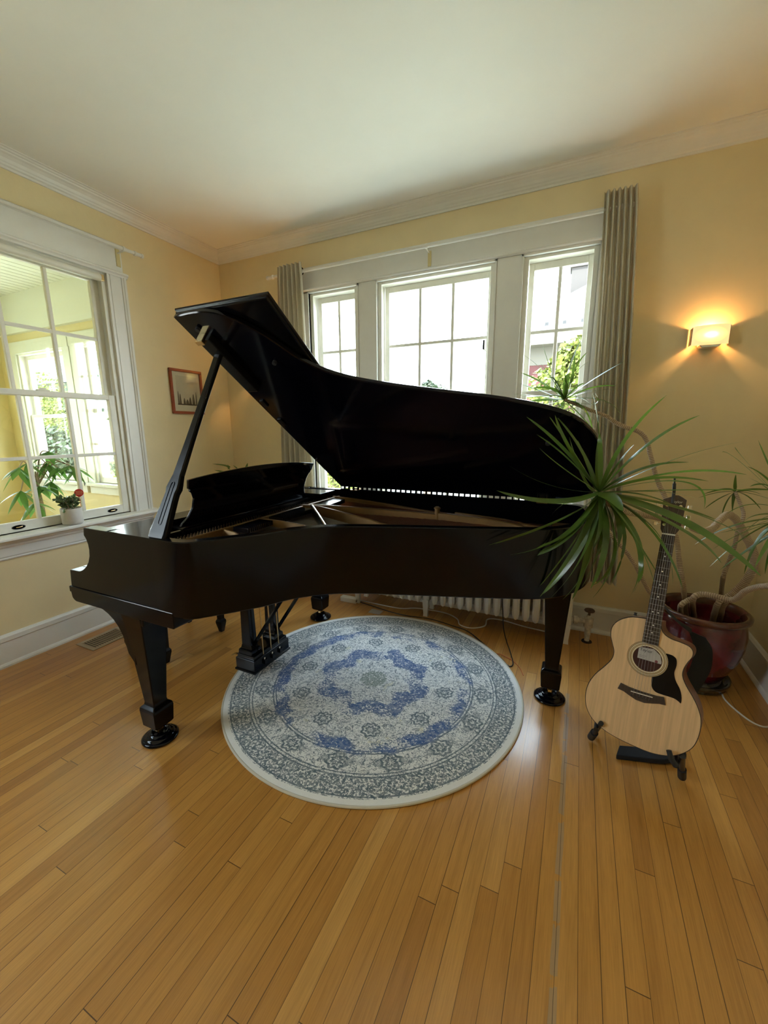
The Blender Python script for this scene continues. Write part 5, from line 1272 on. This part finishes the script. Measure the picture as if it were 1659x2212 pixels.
keep(SE, ribbon(pd, [Vector((0.25, 1, 0))]*4, [0.075, 0.08, 0.06, 0.03], 0.022).build('pad', 'webbing', smooth=True, sharp=60, bevel=0.004))

# ---------------------------------------------------------------- guitar stand
GS = thing('guitar_stand', 'low black folding guitar stand with rubber feet under the guitar', 'guitar stand', (3.48, -1.25, 0))
def st(pts, r_, nm, m_='black_plastic', par=None):
    o = MB().tube(pts, r_, 14).build(nm, m_, smooth=True, sharp=40)
    return keep(GS, o)
Lf = at(1277, 1592, 2, 0.016); Rf = at(1473, 1678, 2, 0.016)
Lh = GW(-0.120, -0.018, 0.046); Rh = GW(0.115, -0.022, 0.042)
Lu = GW(-0.135, -0.016, 0.012); Ru = GW(0.144, -0.02, -0.006)
apx = GW(0.0, 0.16, 0.33)
bL = GW(-0.13, 0.155, 0.06); bR = GW(0.13, 0.155, 0.02)
st([Lh, (Lh+Lf)/2, Lf], [0.0095, 0.0105, 0.012], 'cradle_hook', 'rubber')
st([(Lh*0.35+Lf*0.65), Lf], 0.0165, 'rubber_foot', 'rubber')
st([Vector((Lf.x+0.02, Lf.y+0.05, 0.03)), bL, apx], 0.010, 'frame_tube')
st([Vector((Rf.x-0.01, Rf.y+0.02, 0.06)), bR, apx], 0.010, 'frame_tube')
st([Rh, GW(0.126, -0.026, 0.014), Ru], [0.009, 0.010, 0.011], 'cradle_hook', 'rubber')
st([Ru, GW(0.150, 0.02, -0.012), GW(0.15, 0.10, -0.012), bR], 0.009, 'cradle_arm')
st([Lu, GW(-0.14, 0.06, 0.02), bL], 0.009, 'cradle_arm')
st([GW(0.160, 0.0, 0.030), (GW(0.160, 0.0, 0.030)+Rf)/2, Rf], [0.0105, 0.0105, 0.0115], 'frame_tube', 'black_plastic')
st([Rf+(GW(0.160, 0.0, 0.030)-Rf)*0.40, Rf], 0.0155, 'rubber_foot', 'rubber')
rb = Vector((3.52, -0.98, 0.012)); st([apx, rb], 0.010, 'frame_tube'); 

# ================================================================== BIG DRACAENA
PC = Vector((3.855, -0.405, 0))
DR = thing('dracaena', 'large potted dracaena with bent ringed stems and long strap leaves in an oxblood pot', 'potted plant', PC)
z0_ = 0.058
pp = [(0, z0_), (0.125, z0_), (0.135, z0_+0.01), (0.160, z0_+0.06), (0.190, z0_+0.13), (0.208, z0_+0.21), (0.212, z0_+0.27), (0.203, z0_+0.33), (0.192, z0_+0.362)]
keep(DR, MB().lathe(pp+[(0.188, z0_+0.365), (0.180, z0_+0.34), (0.178, z0_+0.27), (0, z0_+0.265)], PC, 56).build('pot', 'glaze', smooth=True, sharp=60))
keep(DR, MB().lathe([(0.190, z0_+0.358), (0.208, z0_+0.362), (0.2185, z0_+0.372), (0.2185, z0_+0.388), (0.208, z0_+0.398), (0.196, z0_+0.397), (0.188, z0_+0.385), (0.183, z0_+0.355), (0.190, z0_+0.358)], PC, 56).build('pot_rim', 'rim_glaze', smooth=True, sharp=80))
keep(DR, MB().lathe([(0, z0_+0.275), (0.08, z0_+0.272), (0.150, z0_+0.268), (0.181, z0_+0.268)], PC, 40).build('soil', 'soil', smooth=True))
sa = MB().lathe([(0, 0), (0.150, 0), (0.160, 0.008), (0.158, 0.020), (0.168, 0.030), (0.176, 0.048), (0.174, 0.056), (0.165, 0.055), (0.158, 0.040), (0.140, 0.034), (0.13, 0.057), (0, 0.057)], (0, 0, 0), 48).build('plant_saucer', 'dark_glaze', smooth=True, loc=PC, sharp=70)
tag(sa, 'dark mottled glazed saucer under the oxblood pot', 'saucer')
def stem(pts, r0, r1, name='stem'):
    c = spline(pts, 7); n_ = len(c); rr_ = random.Random(len(pts))
    return keep(DR, MB().tube(c, [(r0+(r1-r0)*i/(n_-1))*(1+0.05*math.sin(i*1.9)) for i in range(n_)], 12).build(name, 'stem', smooth=True))
def A_(pts):   # (px,py,y)
    return [at(a, b, 1, y_) for a, b, y_ in pts]
soilz = z0_+0.272
def base(px, py):
    q_ = at(px, py, 2, soilz); return q_-Vector((0, 0, 0.02))
HA = at(1295, 1063, 1, -1.30)
s1 = [base(1552, 1338)]+A_([(1560, 1306, -.43), (1588, 1280, -.46), (1610, 1257, -.48), (1628, 1224, -.50), (1627, 1192, -.52), (1610, 1157, -.56), (1590, 1123, -.62), (1572, 1112, -.68), (1555, 1124, -.74), (1537, 1143, -.80), (1511, 1146, -.88), (1478, 1131, -.97), (1415, 1116, -1.08), (1350, 1104, -1.20), (1310, 1082, -1.28)])+[HA]
stem(s1, 0.021, 0.013)
HB = at(1219, 863, 1, -0.42)
s3 = [base(1484, 1332)]+A_([(1477, 1277, -.44), (1467, 1211, -.42), (1461, 1163, -.40), (1441, 1085, -.38), (1421, 1040, -.36), (1406, 987, -.34), (1396, 950, -.34), (1378, 932, -.34), (1349, 922, -.35), (1327, 911, -.36), (1309, 899, -.37), (1277, 887, -.39), (1241, 872, -.41)])+[HB]
stem(s3, 0.014, 0.010)
HE = at(1300, 1095, 1, -0.52)
s2 = [base(1462, 1322)]+A_([(1428, 1303, -.50), (1402, 1277, -.53), (1376, 1228, -.55), (1350, 1189, -.56), (1322, 1158, -.55), (1308, 1130, -.53)])+[HE]
stem(s2, 0.012, 0.009)
HCc = at(1588, 1062, 1, -0.36)
s4 = [base(1556, 1318)]+A_([(1561, 1254, -.37), (1571, 1221, -.37), (1586, 1182, -.38), (1593, 1150, -.38), (1606, 1115, -.38), (1600, 1091, -.37)])+[HCc]
stem(s4, 0.012, 0.008)
HD = Vector((3.985, -0.92, 1.085))
s5 = [base(1500, 1328)]+A_([(1496, 1296, -.50), (1514, 1284, -.51), (1545, 1288, -.54), (1583, 1296, -.58), (1610, 1277, -.64), (1637, 1268, -.70), (1665, 1265, -.76)])+[Vector((4.02, -0.84, 0.78)), Vector((4.03, -0.88, 0.93)), HD]
stem(s5, 0.016, 0.012)
stem([base(1472, 1330), at(1470, 1310, 1, -.50), at(1484, 1298, 1, -.50), at(1499, 1292, 1, -.50)], 0.014, 0.013)
stem([base(1538, 1345), at(1548, 1310, 1, -.47), at(1561, 1290, 1, -.46)], 0.015, 0.014)

def strap(mb_, p0, p1, p2, wid, twist=0.0, n_=16):
    """long leaf along a quadratic curve p0-p1(mid point on curve)-p2"""
    c = p1*2-(p0+p2)*0.5; pts_ = []; sd = []; ws = []
    for i in range(n_+1):
        t_ = i/n_; pts_.append(p0*(1-t_)**2+c*2*t_*(1-t_)+p2*t_*t_)
    for i in range(n_+1):
        t_ = i/n_; tg_ = (pts_[min(i+1, n_)]-pts_[max(i-1, 0)]).normalized()
        s_ = tg_.cross(Vector((0, 0, 1)))
        if s_.length < 0.15: s_ = tg_.cross(Vector((0.3, 1, 0)))
        s_.normalize(); u_ = s_.cross(tg_)
        a = twist*(0.35+t_); sd.append(s_*math.cos(a)+u_*math.sin(a))
        ws.append(wid*min(1, 0.45+2.2*t_)*max(0.03, (1-t_)**0.55) if t_ > 0 else wid*0.45)
    mb_.strip(pts_, sd, ws, 0.18)
rr = random.Random(31)
def crown(name, head, hpx, leaves, ydep, wid, spread=0.16, sc=0.3612, off=(1060, 720), extra=0, elen=0.4):
    m_ = MB()
    for lf in leaves:
        (mx_, my_), (tx_, ty_) = lf[0], lf[1]; dy = lf[2] if len(lf) > 2 else rr.uniform(-spread, spread); wk_ = lf[3] if len(lf) > 3 else 1.0
        mpx = (off[0]+mx_*sc, off[1]+my_*sc); tpx = (off[0]+tx_*sc, off[1]+ty_*sc)
        pm = at(mpx[0], mpx[1], 1, ydep+dy*0.5); pt = at(tpx[0], tpx[1], 1, ydep+dy)
        for q_ in (pm, pt): q_.x = min(q_.x, RW-0.06)
        strap(m_, head, pm, pt, wid*wk_*rr.uniform(0.85, 1.15), rr.uniform(-0.9, 0.9))
    for _ in range(extra):
        a = rr.uniform(0, 2*PI); e = rr.uniform(-0.5, 1.2); L = elen*rr.uniform(0.6, 1.0)
        d = Vector((math.cos(a)*math.cos(e), math.sin(a)*math.cos(e), math.sin(e)))
        pm = head+d*L*0.55; pt = head+d*L+Vector((0, 0, -L*rr.uniform(0.1, 0.5)))
        if pt.y > -0.06: pt.y = -0.06
        pt.x = min(pt.x, RW-0.06); pm.x = min(pm.x, RW-0.06)
        if pm.y > -0.08: pm.y = -0.08
        strap(m_, head, pm, pt, wid*rr.uniform(0.7, 1.0), rr.uniform(-0.5, 0.5))
    return keep(DR, m_.build(name, 'leaf', smooth=True, sharp=80))
LA = [((440, 690), (215, 500), -.05, 1.2), ((450, 640), (352, 500), .0), ((475, 690), (385, 490), -.05), ((545, 700), (388, 492), .05), ((430, 800), (290, 685), -.12, 1.25), ((455, 740), (275, 605), .05, .8),
      ((350, 905), (110, 790), .1, .55), ((370, 1000), (35, 940), -.2, 1.25), ((440, 1100), (28, 1258), -.15, 1.1), ((430, 1205), (115, 1325), -.2, 1.1), ((450, 1220), (160, 1335), .0, .55),
      ((530, 1240), (295, 1575), -.1), ((560, 1300), (360, 1580), -.15, 1.1), ((600, 1330), (430, 1592), .0, .9), ((690, 1230), (598, 1525), -.1, 1.2), ((745, 1290), (610, 1582), .0, .8), ((775, 1150), (690, 1480), .1, 1.1),
      ((850, 1190), (980, 1500), -.15, 1.5), ((885, 1280), (850, 1555), .05, .9), ((960, 1170), (1150, 1530), .0, 1.1), ((1140, 1110), (1615, 1450), -.25, 1.6), ((1130, 1160), (1380, 1375), .0, 1.1), ((1020, 1010), (1350, 1115), -.1, 1.2),
      ((1180, 1060), (1570, 1250), .0, .9), ((1150, 885), (1275, 1052), .1, .5), ((1100, 830), (1530, 845), .1, .6), ((950, 865), (1302, 884), -.2, .9), ((900, 808), (1185, 772), .05, .8), ((1090, 755), (1520, 645), .1, .7),
      ((930, 670), (1250, 490), -.05, .8), ((800, 640), (1052, 370), -.1, .8), ((770, 765), (858, 665), .1, .7), ((652, 640), (610, 355), .0, .9), ((640, 740), (655, 600), .1, .7), ((725, 975), (790, 1062), -.35, 1.7), ((1120, 935), (1660, 938), .1, .6),
      ((470, 1000), (365, 1085), .15, .8), ((650, 1080), (560, 1290), -.05, 1.2), ((660, 1120), (620, 1260), -.1, 1.3), ((700, 1150), (640, 1330), .05, 1.1), ((840, 1060), (930, 1130), .0, 1.0), ((1000, 945), (1240, 990), .1, .6), ((610, 850), (520, 640), .1, .9), ((900, 960), (1130, 1050), -.05, 0.9), ((560, 870), (470, 620), .1, .7)]
rj = random.Random(77)
LA += [((m0+rj.uniform(-35, 35), m1+rj.uniform(-30, 30)), (t0+rj.uniform(-70, 60), t1+rj.uniform(-90, 30)), rj.uniform(-.15, .15), rj.uniform(.8, 1.15)) for ((m0, m1), (t0, t1), *_) in list(LA) if t1 > 1230 and t0 < 1200]
crown('leaf_crown', HA, None, LA, -1.30, 0.0150, 0.15)
LB_ = [((330, 240), (188, 122)), ((320, 300), (180, 235)), ((320, 350), (175, 300)), ((300, 375), (128, 362)), ((320, 395), (205, 412)), ((360, 215), (310, 60)), ((380, 290), (298, 180)), ((470, 210), (545, 30), 0, 1.2), ((500, 220), (578, 112)), ((500, 250), (585, 170), 0, .6),
       ((620, 270), (800, 168), 0, .7), ((600, 325), (752, 315), 0, .9), ((600, 345), (748, 340), 0, .6), ((660, 395), (777, 488), 0, 1.2), ((560, 450), (612, 612), 0, 1.2), ((520, 470), (600, 560)), ((500, 470), (530, 545)), ((600, 500), (712, 565), 0, .6), ((430, 430), (440, 490)), ((350, 420), (230, 440)),
       ((370, 330), (240, 330)), ((390, 370), (230, 385)), ((410, 320), (345, 200)), ((480, 300), (505, 120)), ((450, 300), (430, 190)), ((520, 380), (620, 440)), ((620, 420), (618, 350), 0, .7)]
crown('leaf_crown', HB, None, LB_, -0.42, 0.0145, 0.06, extra=4, elen=0.25)
LC_ = [((1462, 890), (1466, 845)), ((1360, 950), (1240, 985)), ((1370, 985), (1278, 1050)), ((1415, 1000), (1383, 1085)), ((1450, 1000), (1445, 1068)), ((1540, 940), (1622, 965)), ((1540, 975), (1618, 1055)), ((1560, 930), (1700, 940)), ((1550, 955), (1700, 1000)), ((1400, 930), (1270, 962))]
crown('leaf_crown', HCc, None, LC_, -0.36, 0.0105, 0.05)
LD_ = [((1520, 790), (1385, 710), -.05, 1.1), ((1560, 800), (1460, 680), .1, .9), ((1580, 1180), (1310, 1395), .1, .7), ((1600, 1250), (1370, 1415), .0, .8), ((1640, 1180), (1515, 1440), -.1, 1.0), ((1620, 1080), (1500, 1140), .1, .7), ((1620, 1140), (1365, 1195), .1, .5),
       ((1700, 1200), (1580, 1400), -.2, 1.3), ((1700, 1250), (1640, 1440), .0, 1.0), ((1600, 1020), (1410, 1080), .1, .6), ((1720, 900), (1600, 640), .0, 1.0), ((1560, 1170), (1330, 1290), .15, .6), ((1640, 1100), (1480, 1245), .0, .7)]
crown('leaf_crown', HD, None, LD_, -0.92, 0.0120, 0.1, extra=10, elen=0.35)
m_ = MB()
for k_ in range(9):
    a = k_*0.7; L = 0.16; d = Vector((math.cos(a)*0.8, -abs(math.sin(a))*0.3, 0.6)); strap(m_, HE, HE+d*L*0.5, HE+d*L+Vector((0, 0, -0.05)), 0.009, 0.3)
keep(DR, m_.build('leaf_crown', 'leaf', smooth=True, sharp=80))

# ================================================================== PLANT IN THE CORNER behind the music desk
cx_, cy_ = 0.42, -0.42
CP = thing('corner_plant', 'broad-leaved plant in the back left corner, leaf tips showing above the music desk', 'potted plant', (cx_, cy_, 0))
keep(CP, MB().lathe([(0, 0), (0.11, 0), (0.14, 0.26), (0.15, 0.28), (0.135, 0.28), (0.13, 0.24), (0, 0.24)], (cx_, cy_, 0), 32).build('pot', 'white_pot', smooth=True))
m_ = MB()
b0 = Vector((cx_, cy_, 0.24))
for (px_, py_, mx_, my_, wd) in ((459, 1002, 490, 1006, .016), (463, 1016, 485, 1020, .018), (535, 1000, 530, 1015, .022), (503, 1005, 512, 1012, .010), (520, 1040, 520, 1060, .03), (450, 1050, 470, 1080, .03)):
    tip = at(px_, py_, 1, cy_); md = at(mx_, my_, 1, cy_); kn = md+(Vector((cx_, cy_, md.z))-md)*0.5; kn.z = md.z-0.10
    strap(m_, b0+(kn-b0)*0.4, kn, md, wd*0.3, 0.1, 8); strap(m_, md+(kn-md)*0.3, md, tip, wd, 0.6, 8)
keep(CP, m_.build('leaves', 'leaf', smooth=True, sharp=80))
